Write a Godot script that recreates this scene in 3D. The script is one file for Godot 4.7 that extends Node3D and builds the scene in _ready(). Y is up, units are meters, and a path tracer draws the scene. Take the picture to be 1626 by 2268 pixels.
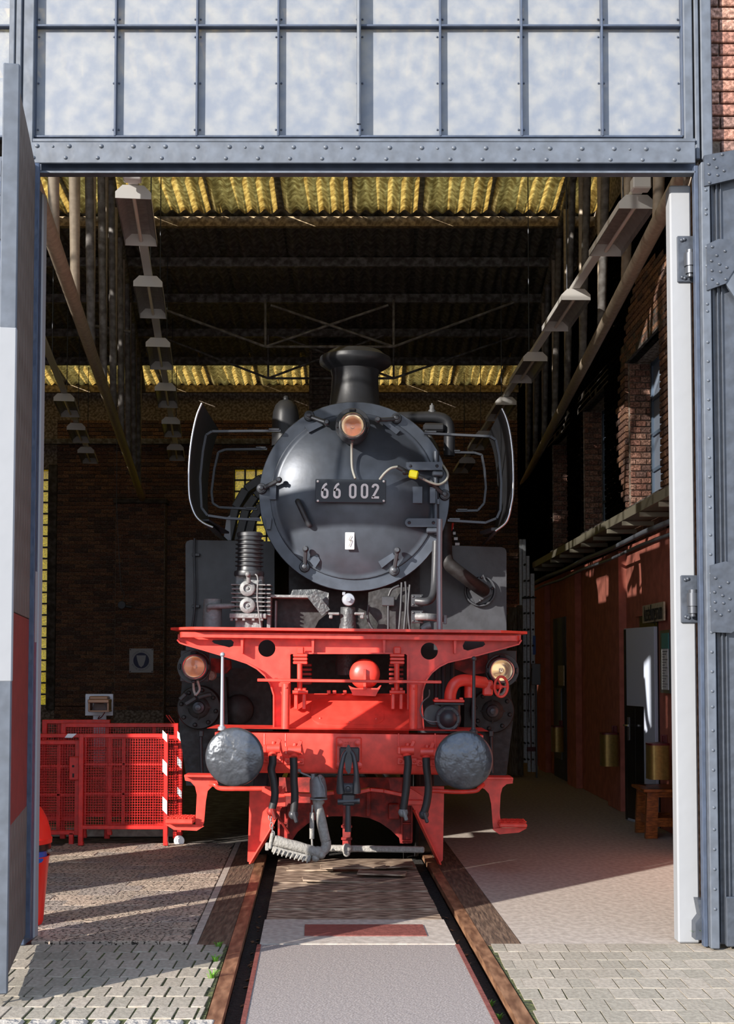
extends Node3D

const F := 2900.0            # focal length in pixels of the 1626 x 2268 frame
const CX := 813.0
const EYE := 1.71
const PITCH := 0.05
const HOR := 1480.0
var CY0 := HOR - F * tan(PITCH)

var inv := Transform3D.IDENTITY      # world -> current thing
var cur: Node3D
var M := {}
var taken := {}
var rng := RandomNumberGenerator.new()


class MB:
	var v := PackedVector3Array()
	var n := PackedVector3Array()
	func tri(a: Vector3, b: Vector3, c: Vector3, na: Vector3, nb: Vector3, nc: Vector3) -> void:
		if (b - a).cross(c - a).dot(na + nb + nc) > 0.0:
			v.append(a); v.append(c); v.append(b); n.append(na); n.append(nc); n.append(nb)
		else:
			v.append(a); v.append(b); v.append(c); n.append(na); n.append(nb); n.append(nc)
	func quad(a: Vector3, b: Vector3, c: Vector3, d: Vector3, na: Vector3, nb: Vector3, nc: Vector3, nd: Vector3) -> void:
		tri(a, b, c, na, nb, nc)
		tri(a, c, d, na, nc, nd)
	func face(p: Array, out_from: Vector3) -> void:      # flat convex face turned away from a point
		var q: Vector3 = (p[1] - p[0]).cross(p[2] - p[0]).normalized()
		var mid := Vector3.ZERO
		for x in p:
			mid += x
		if q.dot(mid / p.size() - out_from) < 0.0:
			q = -q
		for i in range(1, p.size() - 1):
			tri(p[0], p[i], p[i + 1], q, q, q)
	func hull8(p: Array) -> void:                        # eight corners: four of one end, four of the other
		var c := Vector3.ZERO
		for x in p:
			c += x
		c /= 8.0
		face([p[0], p[1], p[2], p[3]], c)
		face([p[4], p[5], p[6], p[7]], c)
		for i in 4:
			var j := (i + 1) % 4
			face([p[i], p[j], p[4 + j], p[4 + i]], c)
	func box(c: Vector3, s: Vector3, b := Basis.IDENTITY, bev := 0.0) -> void:
		var h := s / 2.0
		if bev <= 0.0:
			var q := []
			for z in [-1, 1]:
				for k in [[-1, -1], [1, -1], [1, 1], [-1, 1]]:
					q.append(c + b * Vector3(h.x * k[0], h.y * k[1], h.z * z))
			hull8(q)
			return
		bev = minf(bev, minf(h.x, minf(h.y, h.z)) * 0.9)
		var pt := func(sx: int, sy: int, sz: int, ax: int) -> Vector3:
			var e := Vector3(h.x - bev, h.y - bev, h.z - bev)
			e[ax] = h[ax]
			return c + b * Vector3(e.x * sx, e.y * sy, e.z * sz)
		for s1 in [-1, 1]:
			face([pt.call(s1, -1, -1, 0), pt.call(s1, 1, -1, 0), pt.call(s1, 1, 1, 0), pt.call(s1, -1, 1, 0)], c)
			face([pt.call(-1, s1, -1, 1), pt.call(1, s1, -1, 1), pt.call(1, s1, 1, 1), pt.call(-1, s1, 1, 1)], c)
			face([pt.call(-1, -1, s1, 2), pt.call(1, -1, s1, 2), pt.call(1, 1, s1, 2), pt.call(-1, 1, s1, 2)], c)
			for s2 in [-1, 1]:
				face([pt.call(-1, s1, s2, 1), pt.call(1, s1, s2, 1), pt.call(1, s1, s2, 2), pt.call(-1, s1, s2, 2)], c)
				face([pt.call(s1, -1, s2, 0), pt.call(s1, 1, s2, 0), pt.call(s1, 1, s2, 2), pt.call(s1, -1, s2, 2)], c)
				face([pt.call(s1, s2, -1, 0), pt.call(s1, s2, 1, 0), pt.call(s1, s2, 1, 1), pt.call(s1, s2, -1, 1)], c)
				for s3 in [-1, 1]:
					face([pt.call(s1, s2, s3, 0), pt.call(s1, s2, s3, 1), pt.call(s1, s2, s3, 2)], c)
	func bar(a: Vector3, b: Vector3, w: float, t: float, up := Vector3.UP, bev := 0.0) -> void:   # rectangular bar from a to b
		var z := (b - a).normalized()
		var x := up.cross(z)
		if x.length() < 0.01:
			x = Vector3.RIGHT.cross(z)
		x = x.normalized()
		box((a + b) / 2.0, Vector3(w, t, a.distance_to(b)), Basis(x, z.cross(x), z), bev)
	func tube(p: Array, r, seg := 10, cap := true) -> void:      # r: a number or one radius per point
		var m := p.size()
		var fx := Vector3.ZERO
		var rings := []
		var norms := []
		for i in m:
			var t: Vector3 = (p[mini(i + 1, m - 1)] - p[maxi(i - 1, 0)]).normalized()
			if fx == Vector3.ZERO:
				fx = t.cross(Vector3.UP if absf(t.y) < 0.9 else Vector3.RIGHT).normalized()
			else:
				fx = (fx - t * fx.dot(t)).normalized()
			var fy := t.cross(fx)
			var rr: float = r[i] if r is Array else r
			var ring := []
			var nn := []
			for k in seg:
				var a := TAU * k / seg
				var dir := fx * cos(a) + fy * sin(a)
				nn.append(dir)
				ring.append(p[i] + dir * rr)
			rings.append(ring)
			norms.append(nn)
		for i in m - 1:
			for k in seg:
				var j := (k + 1) % seg
				quad(rings[i][k], rings[i][j], rings[i + 1][j], rings[i + 1][k], norms[i][k], norms[i][j], norms[i + 1][j], norms[i + 1][k])
		if cap:
			face(rings[0], p[1])
			face(rings[m - 1], p[m - 2])
	func lathe(prof: Array, xf: Transform3D, seg := 24) -> void:  # (radius, height) round the local y axis
		var m := prof.size()
		var sn := []
		for i in m - 1:
			var d: Vector2 = prof[i + 1] - prof[i]
			sn.append(Vector2(d.y, -d.x).normalized())
		for i in m - 1:
			var n0: Vector2 = sn[i]
			var n1: Vector2 = sn[i]
			if i > 0 and sn[i].dot(sn[i - 1]) > 0.75:
				n0 = (sn[i] + sn[i - 1]).normalized()
			if i < m - 2 and sn[i].dot(sn[i + 1]) > 0.75:
				n1 = (sn[i] + sn[i + 1]).normalized()
			var p0: Vector2 = prof[i]
			var p1: Vector2 = prof[i + 1]
			for k in seg:
				var a := TAU * k / seg
				var b := TAU * (k + 1) / seg
				var ca := Vector3(cos(a), 0, sin(a))
				var cb := Vector3(cos(b), 0, sin(b))
				var q := [xf * (ca * p0.x + Vector3(0, p0.y, 0)), xf * (cb * p0.x + Vector3(0, p0.y, 0)), xf * (cb * p1.x + Vector3(0, p1.y, 0)), xf * (ca * p1.x + Vector3(0, p1.y, 0))]
				var w := [xf.basis * (ca * n0.x + Vector3(0, n0.y, 0)), xf.basis * (cb * n0.x + Vector3(0, n0.y, 0)), xf.basis * (cb * n1.x + Vector3(0, n1.y, 0)), xf.basis * (ca * n1.x + Vector3(0, n1.y, 0))]
				if p0.x > 1e-5:
					tri(q[0], q[1], q[2], w[0], w[1], w[2])
				if p1.x > 1e-5:
					tri(q[0], q[2], q[3], w[0], w[2], w[3])
	func prism(poly: PackedVector2Array, xf: Transform3D, depth: float) -> void:   # from local z = 0 back to z = -depth
		var idx := Geometry2D.triangulate_polygon(poly)
		var fr := xf.basis.z
		for i in range(0, idx.size(), 3):
			var a := poly[idx[i]]
			var b := poly[idx[i + 1]]
			var c := poly[idx[i + 2]]
			tri(xf * Vector3(a.x, a.y, 0), xf * Vector3(b.x, b.y, 0), xf * Vector3(c.x, c.y, 0), fr, fr, fr)
			tri(xf * Vector3(a.x, a.y, -depth), xf * Vector3(b.x, b.y, -depth), xf * Vector3(c.x, c.y, -depth), -fr, -fr, -fr)
		var m := poly.size()
		var s := -1.0 if Geometry2D.is_polygon_clockwise(poly) else 1.0
		var en := []
		for i in m:
			var e := poly[(i + 1) % m] - poly[i]
			en.append(Vector2(e.y, -e.x).normalized() * s)
		for i in m:
			var j := (i + 1) % m
			var n0: Vector2 = en[i]
			var n1: Vector2 = en[i]
			if en[i].dot(en[(i + m - 1) % m]) > 0.85:
				n0 = (en[i] + en[(i + m - 1) % m]).normalized()
			if en[i].dot(en[j]) > 0.85:
				n1 = (en[i] + en[j]).normalized()
			var w0 := xf.basis * Vector3(n0.x, n0.y, 0)
			var w1 := xf.basis * Vector3(n1.x, n1.y, 0)
			quad(xf * Vector3(poly[i].x, poly[i].y, 0), xf * Vector3(poly[j].x, poly[j].y, 0), xf * Vector3(poly[j].x, poly[j].y, -depth), xf * Vector3(poly[i].x, poly[i].y, -depth), w0, w1, w1, w0)
	func ball(c: Vector3, r: float, seg := 12) -> void:
		var p := []
		var k := maxi(4, seg / 2)
		for i in k + 1:
			var a := -PI / 2 + PI * i / k
			p.append(Vector2(maxf(0.0, cos(a) * r), sin(a) * r))
		lathe(p, Transform3D(Basis.IDENTITY, c), seg)
	func add(o: ArrayMesh, xf: Transform3D) -> void:
		var a := o.surface_get_arrays(0)
		var vs: PackedVector3Array = a[Mesh.ARRAY_VERTEX]
		var ns: PackedVector3Array = a[Mesh.ARRAY_NORMAL]
		for i in vs.size():
			v.append(xf * vs[i])
			n.append((xf.basis * ns[i]).normalized())
	func mesh() -> ArrayMesh:
		var a := []
		a.resize(Mesh.ARRAY_MAX)
		a[Mesh.ARRAY_VERTEX] = v
		a[Mesh.ARRAY_NORMAL] = n
		var o := ArrayMesh.new()
		o.add_surface_from_arrays(Mesh.PRIMITIVE_TRIANGLES, a)
		return o


# ---------- pixel of the photograph -> place on an upright plane at a depth, or on a level plane ----------
func ray(px: float, py: float) -> Vector3:
	var x := (px - CX) / F
	var y := (CY0 - py) / F
	return Vector3(x, y * cos(PITCH) + sin(PITCH), -(cos(PITCH) - y * sin(PITCH)))

func W(px: float, py: float, d: float) -> Vector3:
	var r := ray(px, py)
	return Vector3(0, EYE, 0) + r * (d / -r.z)

func WY(px: float, py: float, y: float) -> Vector3:
	var r := ray(px, py)
	return Vector3(0, EYE, 0) + r * ((y - EYE) / r.y)

func P(px: float, py: float, d: float) -> Vector3:
	return inv * W(px, py, d)

func Z(d: float) -> float:
	return (inv * Vector3(0, 0, -d)).z


# ---------- naming and tagging ----------
func numbered(s: String) -> String:
	if not taken.has(s):
		taken[s] = 0
		return s
	taken[s] += 1
	return "%s_%03d" % [s, taken[s]]

func tag(o: Node, label: String, category: String, group := "") -> void:
	o.set_meta("label", label)
	o.set_meta("category", category)
	if group != "":
		o.set_meta("group", group)

func thing(called: String, label: String, category: String, at := Vector3.ZERO, rot := Vector3.ZERO, group := "") -> Node3D:
	var o := Node3D.new()
	o.name = numbered(called)
	add_child(o)
	o.position = at
	o.rotation = rot
	tag(o, label, category, group)
	cur = o
	inv = o.transform.affine_inverse()
	return o

func struct(called: String, label: String, category: String, at := Vector3.ZERO, rot := Vector3.ZERO) -> Node3D:
	var o := thing(called, label, category, at, rot)
	o.set_meta("kind", "structure")
	return o

func put(b: MB, called: String, m: Material, parent: Node = null, label := "") -> MeshInstance3D:
	return inst(b.mesh(), called, m, Transform3D.IDENTITY, parent, label)

func inst(me: Mesh, called: String, m: Material, xf := Transform3D.IDENTITY, parent: Node = null, label := "") -> MeshInstance3D:
	var o := MeshInstance3D.new()
	var p: Node = cur if parent == null else parent
	o.name = called
	o.mesh = me
	o.material_override = m
	o.transform = xf
	if label != "":
		o.set_meta("label", label)
	p.add_child(o, true)
	if String(o.name) != called:                       # repeats take a three-digit number
		var k: int = p.get_meta("n_" + called, 0) + 1
		p.set_meta("n_" + called, k)
		o.name = "%s_%03d" % [called, k]
	return o

func stuff(o: Node) -> Node:
	o.set_meta("kind", "stuff")
	return o


# ---------- pixel-rectangle shapes in the current thing ----------
func pb(b: MB, x0: float, y0: float, x1: float, y1: float, d: float, th: float, bev := 0.004) -> void:
	var a := P(x0, y0, d)
	var c := P(x1, y1, d)
	b.box(Vector3((a.x + c.x) / 2, (a.y + c.y) / 2, a.z - th / 2), Vector3(absf(c.x - a.x), absf(c.y - a.y), th), Basis.IDENTITY, bev)

func pt(b: MB, pts: Array, r, seg := 10) -> void:
	var q := []
	for p in pts:
		q.append(P(p[0], p[1], p[2]))
	b.tube(smooth(q) if q.size() > 2 else q, r, seg)

func smooth(q: Array, k := 5) -> Array:
	var o := []
	for i in q.size() - 1:
		var p0: Vector3 = q[maxi(i - 1, 0)]
		var p3: Vector3 = q[mini(i + 2, q.size() - 1)]
		for j in k:
			o.append(q[i].cubic_interpolate(q[i + 1], p0, p3, float(j) / k))
	o.append(q[-1])
	return o

func poly(pts: Array, d: float) -> PackedVector2Array:
	var o := PackedVector2Array()
	for p in pts:
		var q := P(p[0], p[1], d)
		o.append(Vector2(q.x, q.y))
	return o

func pp(b: MB, pts: Array, d: float, th: float) -> void:
	b.prism(poly(pts, d), Transform3D(Basis.IDENTITY, Vector3(0, 0, Z(d))), th)

const FACING := Basis(Vector3(1, 0, 0), Vector3(0, 0, 1), Vector3(0, -1, 0))   # local y points to the viewer

func disc(b: MB, px: float, py: float, d: float, prof: Array, seg := 28) -> void:
	b.lathe(prof, Transform3D(FACING, P(px, py, d)), seg)

func post(b: MB, px: float, py: float, d: float, prof: Array, seg := 24) -> void:
	b.lathe(prof, Transform3D(Basis.IDENTITY, P(px, py, d)), seg)

func v2(a: Array) -> Array:
	var o := []
	for i in range(0, a.size(), 2):
		o.append(Vector2(a[i], a[i + 1]))
	return o

func circle(c: Vector2, r: float, k := 24) -> PackedVector2Array:
	var o := PackedVector2Array()
	for i in k:
		o.append(c + Vector2(cos(TAU * i / k), sin(TAU * i / k)) * r)
	return o

func rivet(b: MB, at: Vector3, r := 0.012, out := FACING) -> void:
	b.lathe([Vector2(r, 0), Vector2(r * 0.85, r * 0.4), Vector2(r * 0.5, r * 0.68), Vector2(0, r * 0.75)], Transform3D(out, at), 8)


# ---------- textures and materials ----------
func noise_tex(size: int, freq: float, oct: int, lo: Color, hi: Color, sd: int, contrast := 1.0, stretch := Vector2.ONE, ridged := false, bias := 0.0) -> ImageTexture:
	var f := FastNoiseLite.new()
	f.seed = sd
	f.noise_type = FastNoiseLite.TYPE_SIMPLEX_SMOOTH
	f.frequency = freq
	f.fractal_type = FastNoiseLite.FRACTAL_RIDGED if ridged else FastNoiseLite.FRACTAL_FBM
	f.fractal_octaves = oct
	var src := f.get_seamless_image(size, size)
	src.convert(Image.FORMAT_L8)
	if stretch != Vector2.ONE:
		src.resize(int(size * stretch.x), int(size * stretch.y), Image.INTERPOLATE_BILINEAR)
	var w := src.get_width()
	var h := src.get_height()
	var data := src.get_data()
	var lut := PackedByteArray()
	for i in 256:
		var t := clampf((i / 255.0 - 0.5 + bias) * contrast + 0.5, 0.0, 1.0)
		var c := lo.lerp(hi, t)
		lut.append(int(c.r * 255)); lut.append(int(c.g * 255)); lut.append(int(c.b * 255))
	var outd := PackedByteArray()
	outd.resize(w * h * 3)
	for i in w * h:
		var k := data[i] * 3
		outd[i * 3] = lut[k]
		outd[i * 3 + 1] = lut[k + 1]
		outd[i * 3 + 2] = lut[k + 2]
	return ImageTexture.create_from_image(Image.create_from_data(w, h, false, Image.FORMAT_RGB8, outd))

func mat(key: String, c: Color, rough: float, metal := 0.0, tex: Texture2D = null, scale := Vector3.ONE, bump: Texture2D = null, bump_cm := 0.3, world := true) -> StandardMaterial3D:
	var m := StandardMaterial3D.new()
	m.resource_name = key
	m.albedo_color = c
	m.roughness = rough
	m.metallic = metal
	if tex or bump:
		m.uv1_triplanar = true
		m.uv1_world_triplanar = world
		m.uv1_scale = scale
	if tex:
		m.albedo_texture = tex
	if bump:
		m.heightmap_enabled = true
		m.heightmap_texture = bump
		m.heightmap_scale = bump_cm
	M[key] = m
	return m

func materials() -> void:
	var g := func(x: float) -> Color: return Color(x, x, x)
	var fine := noise_tex(256, 0.05, 4, g.call(0.0), g.call(1.0), 3)
	var lump := noise_tex(256, 0.02, 3, g.call(0.0), g.call(1.0), 5, 1.6)
	var worn := noise_tex(512, 0.012, 5, Color(0.86, 0.855, 0.85), g.call(1.0), 7, 1.5)
	var soot := noise_tex(512, 0.015, 5, Color(0.6, 0.57, 0.55), g.call(1.0), 8, 1.8)
	var streak := noise_tex(512, 0.02, 4, Color(0.62, 0.58, 0.54), g.call(1.0), 9, 1.6, Vector2(1.0, 0.12))
	var dusty := noise_tex(512, 0.012, 6, Color(0.85, 0.885, 0.935), Color(1.0, 1.0, 0.985), 11, 1.7)
	var rust := noise_tex(256, 0.02, 5, Color(0.44, 0.35, 0.29), Color(0.68, 0.57, 0.48), 12, 1.4)
	var ridge := noise_tex(256, 0.025, 4, g.call(0.0), g.call(1.0), 13, 1.5, Vector2.ONE, true)
	var pits := noise_tex(512, 0.045, 3, Color(0.25, 0.23, 0.21), g.call(1.0), 31, 5.0, Vector2.ONE, false, 0.2)
	# locomotive
	mat("red", Color(0.93, 0.28, 0.23), 0.38, 0.0, worn, Vector3.ONE * 1.3)
	mat("red_dirty", Color(0.62, 0.15, 0.12), 0.6, 0.0, soot, Vector3.ONE * 1.1)
	mat("black", Color(0.218, 0.224, 0.241), 0.42, 0.0, worn, Vector3.ONE, fine, 0.08)
	mat("black_dull", Color(0.17, 0.17, 0.175), 0.6, 0.0, soot, Vector3.ONE * 1.5, lump, 0.3)
	mat("smokebox", Color(0.3, 0.325, 0.365), 0.34, 0.3, worn, Vector3.ONE * 0.8, fine, 0.05)
	mat("hammered", Color(0.36, 0.375, 0.4), 0.28, 0.55, worn, Vector3.ONE * 2.0, lump, 0.4)
	mat("grease", Color(0.3, 0.31, 0.32), 0.5, 0.2, worn, Vector3.ONE * 3.0, lump, 0.5)
	mat("dust_metal", Color(0.5, 0.505, 0.51), 0.55, 0.1, worn, Vector3.ONE * 3.0, lump, 0.3)
	mat("steel", Color(0.58, 0.6, 0.63), 0.4, 0.35)
	mat("dark_steel", Color(0.3, 0.31, 0.33), 0.4, 0.5)
	mat("polished", Color(0.75, 0.76, 0.78), 0.22, 0.9)
	mat("plate_blue", Color(0.17, 0.2, 0.235), 0.5)
	mat("white_enamel", Color(0.95, 0.955, 0.96), 0.5)
	mat("rubber", Color(0.12, 0.12, 0.125), 0.55, 0.0, null, Vector3.ONE, fine, 0.1)
	mat("cable_white", Color(0.72, 0.72, 0.68), 0.5)
	mat("cable_yellow", Color(0.87, 0.82, 0.1), 0.4)
	mat("lagging", Color(0.6, 0.585, 0.56), 0.85, 0.0, worn, Vector3.ONE * 5.0, lump, 0.4)
	mat("amber", Color(0.95, 0.55, 0.25), 0.3, 0.3)
	mat("reflector", Color(1.0, 0.93, 0.82), 0.12, 1.0)
	var gl := mat("lens", Color(1, 1, 1, 0.1), 0.05)
	gl.transparency = BaseMaterial3D.TRANSPARENCY_ALPHA
	# shed
	mat("frame_paint", Color(0.332, 0.356, 0.392), 0.5, 0.0, worn, Vector3.ONE * 1.2, lump, 0.12)
	mat("frame_dark", Color(0.24, 0.28, 0.35), 0.5, 0.0, worn, Vector3.ONE * 1.2, lump, 0.12)
	mat("navy", Color(0.22, 0.27, 0.36), 0.42, 0.0, worn, Vector3.ONE * 1.5, lump, 0.3)
	mat("door_paint", Color(0.248, 0.268, 0.302), 0.4, 0.0, worn, Vector3(1.5, 1.5, 1.5), lump, 0.25)
	mat("white_paint", Color(0.521, 0.528, 0.54), 0.7, 0.0, null, Vector3.ONE, lump, 0.1)
	mat("board_brown", Color(0.42, 0.39, 0.37), 0.75, 0.0, streak, Vector3(6, 0.5, 6))
	mat("board_red", Color(0.44, 0.14, 0.13), 0.6, 0.0, worn, Vector3.ONE)
	var pn := mat("pane", Color(0.554, 0.562, 0.577, 0.72), 0.5, 0.0, dusty, Vector3.ONE * 0.9)
	pn.transparency = BaseMaterial3D.TRANSPARENCY_ALPHA
	var cl := mat("pane_clear", Color(0.7, 0.71, 0.73, 0.4), 0.5, 0.0, dusty, Vector3.ONE * 0.9)
	cl.transparency = BaseMaterial3D.TRANSPARENCY_ALPHA
	var yl := mat("glass_yellow", Color(1.0, 0.96, 0.66, 0.84), 0.5, 0.0, noise_tex(256, 0.05, 3, g.call(0.75), g.call(1.0), 15, 1.5), Vector3.ONE * 2.0)
	yl.transparency = BaseMaterial3D.TRANSPARENCY_ALPHA
	yl.backlight_enabled = true
	yl.backlight = Color(2.0, 1.88, 0.95)
	var dg := mat("glass_dirty", Color(0.5, 0.55, 0.62, 0.9), 0.5)
	dg.transparency = BaseMaterial3D.TRANSPARENCY_ALPHA
	for i in 4:
		var bc: Color = [Color(0.68, 0.5, 0.43), Color(0.63, 0.45, 0.39), Color(0.72, 0.56, 0.49), Color(0.54, 0.42, 0.38)][i]
		mat("brick%d" % i, bc, 0.9, 0.0, soot, Vector3.ONE * 4.0, lump, 0.4)
		var rc: Color = [Color(0.62, 0.46, 0.38), Color(0.55, 0.41, 0.35), Color(0.67, 0.51, 0.41), Color(0.47, 0.38, 0.35)][i]
		mat("sootbrick%d" % i, rc, 0.9, 0.0, soot, Vector3.ONE * 4.0, lump, 0.4)
		var pc: Color = [Color(0.64, 0.6, 0.54), Color(0.615, 0.575, 0.515), Color(0.655, 0.61, 0.55), Color(0.6, 0.565, 0.505)][i]
		mat("paver%d" % i, pc, 0.9, 0.0, worn, Vector3.ONE * 4.0, fine, 0.12)
		var sc: Color = [Color(0.66, 0.59, 0.52), Color(0.62, 0.56, 0.5), Color(0.69, 0.61, 0.54), Color(0.59, 0.54, 0.5)][i]
		mat("sett%d" % i, sc, 0.85, 0.0, pits, Vector3(1.2, 1.2, 1.2), pits, 1.0)
	mat("mortar", Color(0.66, 0.61, 0.56), 0.95, 0.0, soot, Vector3.ONE * 2.0)
	mat("moss", Color(0.36, 0.38, 0.2), 1.0, 0.0, noise_tex(256, 0.06, 4, Color(0.5, 0.5, 0.5), g.call(1.0), 17, 1.6), Vector3.ONE * 2.0, lump, 1.0)
	mat("plaster_red", Color(0.72, 0.42, 0.355), 0.85, 0.0, worn, Vector3.ONE * 0.7, fine, 0.05)
	mat("concrete", Color(0.691, 0.648, 0.605), 0.8, 0.0, worn, Vector3.ONE * 2.3, fine, 0.1)
	mat("concrete_rough", Color(0.622, 0.584, 0.562), 0.95, 0.0, noise_tex(512, 0.12, 3, Color(0.7, 0.68, 0.67), g.call(1.0), 19, 1.5), Vector3.ONE * 1.2, fine, 0.2)
	mat("concrete_dark", Color(0.4, 0.38, 0.36), 0.85, 0.0, soot, Vector3.ONE * 0.7, fine, 0.2)
	mat("stone", Color(0.7, 0.67, 0.63), 0.9, 0.0, worn, Vector3.ONE * 3.0, lump, 0.8)
	mat("yard", Color(0.648, 0.612, 0.567), 0.95, 0.0, worn, Vector3.ONE * 0.3, fine, 0.4)
	mat("dirt", Color(0.16, 0.14, 0.12), 1.0, 0.0, soot, Vector3.ONE * 3.0, ridge, 2.0)
	mat("plank", Color(0.66, 0.58, 0.5), 0.85, 0.0, noise_tex(512, 0.02, 5, Color(0.5, 0.45, 0.42), g.call(1.0), 21, 2.0, Vector2(0.15, 1.0)), Vector3(0.6, 2.0, 2.0), fine, 0.15)
	mat("timber", Color(0.43, 0.34, 0.27), 0.85, 0.0, streak, Vector3(3, 3, 0.4), ridge, 0.4)
	mat("rail", Color(1.0, 0.9, 0.82), 0.45, 0.35, rust, Vector3(3, 3, 0.7))
	mat("rust_plate", Color(0.52, 0.3, 0.27), 0.6, 0.2, worn, Vector3.ONE * 2.0, fine, 0.3)
	var sh := mat("sheet_clear", Color(0.94, 0.86, 0.6), 0.6, 0.0, noise_tex(512, 0.015, 5, Color(0.55, 0.5, 0.42), g.call(1.0), 23, 1.8), Vector3.ONE * 1.2)
	sh.backlight_enabled = true
	sh.backlight = Color(1.0, 0.93, 0.74)
	mat("sheet_dark", Color(0.52, 0.51, 0.49), 0.85, 0.0, soot, Vector3.ONE)
	mat("purlin", Color(0.72, 0.64, 0.5), 0.7, 0.0, soot, Vector3.ONE * 1.5)
	mat("roof_steel", Color(0.56, 0.55, 0.54), 0.7, 0.0, soot, Vector3.ONE)
	mat("truss_paint", Color(0.7, 0.64, 0.56), 0.6, 0.0, worn, Vector3.ONE * 2.0)
	mat("lamp_white", Color(0.855, 0.845, 0.827), 0.5)
	mat("lamp_inner", Color(0.6, 0.578, 0.555), 0.45, 0.0, worn, Vector3.ONE * 2.0)
	mat("tube", Color(0.9, 0.85, 0.8), 0.3)
	mat("louvre", Color(0.5, 0.45, 0.41), 0.8, 0.0, soot, Vector3.ONE * 2.0)
	# loose things
	mat("fence_red", Color(0.85, 0.13, 0.1), 0.4, 0.0, worn, Vector3.ONE * 2.0)
	mat("bin_red", Color(0.88, 0.14, 0.09), 0.35)
	mat("bag_blue", Color(0.12, 0.3, 0.62), 0.3)
	mat("bag_black", Color(0.06, 0.06, 0.06), 0.3)
	mat("bench_wood", Color(0.66, 0.37, 0.16), 0.3, 0.0, streak, Vector3(1.0, 4.0, 4.0))
	mat("brass", Color(0.6, 0.5, 0.27), 0.35, 0.55, worn, Vector3.ONE * 3.0)
	mat("maroon", Color(0.35, 0.08, 0.1), 0.5)
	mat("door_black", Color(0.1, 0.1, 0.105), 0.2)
	mat("door_grey", Color(0.68, 0.71, 0.77), 0.4)
	mat("board_cream", Color(0.72, 0.68, 0.58), 0.7, 0.0, worn, Vector3.ONE * 3.0)
	mat("ink", Color(0.1, 0.1, 0.1), 0.7)
	mat("teal", Color(0.2, 0.48, 0.48), 0.5)
	mat("sign_grey", Color(0.72, 0.73, 0.76), 0.4)
	mat("sign_blue", Color(0.1, 0.14, 0.34), 0.4)
	mat("sign_red", Color(0.75, 0.1, 0.12), 0.4)
	mat("paper", Color(0.8, 0.81, 0.82), 0.6)
	mat("aluminium", Color(0.68, 0.7, 0.72), 0.4, 0.5, worn, Vector3.ONE * 3.0)
	mat("old_wood", Color(0.46, 0.44, 0.41), 0.9, 0.0, streak, Vector3(5, 0.6, 5), ridge, 0.5)
	mat("tray_steel", Color(0.5, 0.48, 0.42), 0.6, 0.2)
	mat("pipe_grey", Color(0.42, 0.44, 0.48), 0.5, 0.2)
	mat("copper_box", Color(0.55, 0.42, 0.34), 0.35, 0.5)
	mat("leaf_green", Color(0.36, 0.55, 0.14), 0.7)
	mat("leaf_dry", Color(0.36, 0.24, 0.15), 0.8)
	mat("window_blue", Color(0.35, 0.42, 0.5), 0.6)


# ---------- camera, sky and sun ----------
func stage() -> void:
	var c := Camera3D.new()
	c.name = "camera"
	c.position = Vector3(0, EYE, 0)
	c.rotation.x = PITCH
	c.projection = Camera3D.PROJECTION_FRUSTUM
	c.near = 0.1
	c.far = 300.0
	c.size = 2268.0 / F * c.near
	c.frustum_offset = Vector2(0, (CY0 - 1134.0) / F * c.near)
	add_child(c)
	c.current = true
	var sky := ProceduralSkyMaterial.new()
	sky.sky_top_color = Color(0.66, 0.75, 0.88)
	sky.sky_horizon_color = Color(0.93, 0.94, 0.95)
	sky.sky_curve = 0.16
	sky.ground_bottom_color = Color(0.55, 0.52, 0.5)
	sky.ground_horizon_color = Color(0.6, 0.58, 0.56)
	sky.sun_angle_max = 1.0
	sky.sky_energy_multiplier = 1.25
	sky.ground_energy_multiplier = 1.25
	var e := Environment.new()
	e.background_mode = Environment.BG_SKY
	e.sky = Sky.new()
	e.sky.sky_material = sky
	e.tonemap_mode = Environment.TONE_MAPPER_LINEAR
	e.tonemap_exposure = 1.4
	e.sdfgi_enabled = true
	e.ssao_enabled = true
	e.ssil_enabled = true
	var we := WorldEnvironment.new()
	we.name = "surroundings"
	we.environment = e
	add_child(we)
	var sun := DirectionalLight3D.new()
	sun.name = "sun"
	sun.light_energy = 2.3
	sun.light_color = Color(1.0, 0.975, 0.94)
	sun.light_angular_distance = 0.53
	sun.shadow_enabled = true
	sun.sky_mode = DirectionalLight3D.SKY_MODE_LIGHT_ONLY
	var el := deg_to_rad(19.6)
	var az := deg_to_rad(43.0)
	var to := Vector3(-sin(az) * cos(el), sin(el), cos(az) * cos(el))
	add_child(sun)
	sun.look_at_from_position(to * 50.0, Vector3.ZERO)


func _ready() -> void:
	rng.seed = 20
	stage()
	materials()
	build_ground()
	build_front()
	build_shed()
	build_roof()
	build_locomotive()
	build_fences()
	build_right_side()
	build_left_side()


# ---------- ground ----------
func T(lat: float, d: float, y := 0.0) -> Vector3:          # across the track, metres from the camera
	return Vector3(0.264 - 0.0389 * d + lat, y, -d)

func strip(b: MB, l0: float, l1: float, d0: float, d1: float, top: float, th: float) -> void:
	var q := []
	for y in [top, top - th]:
		for c in [[l0, d0], [l1, d0], [l1, d1], [l0, d1]]:
			q.append(T(c[0], c[1], y))
	b.hull8(q)

func brick_mesh(s: Vector3, bev: float) -> ArrayMesh:
	var b := MB.new()
	b.box(Vector3.ZERO, s, Basis.IDENTITY, bev)
	return b.mesh()

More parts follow.
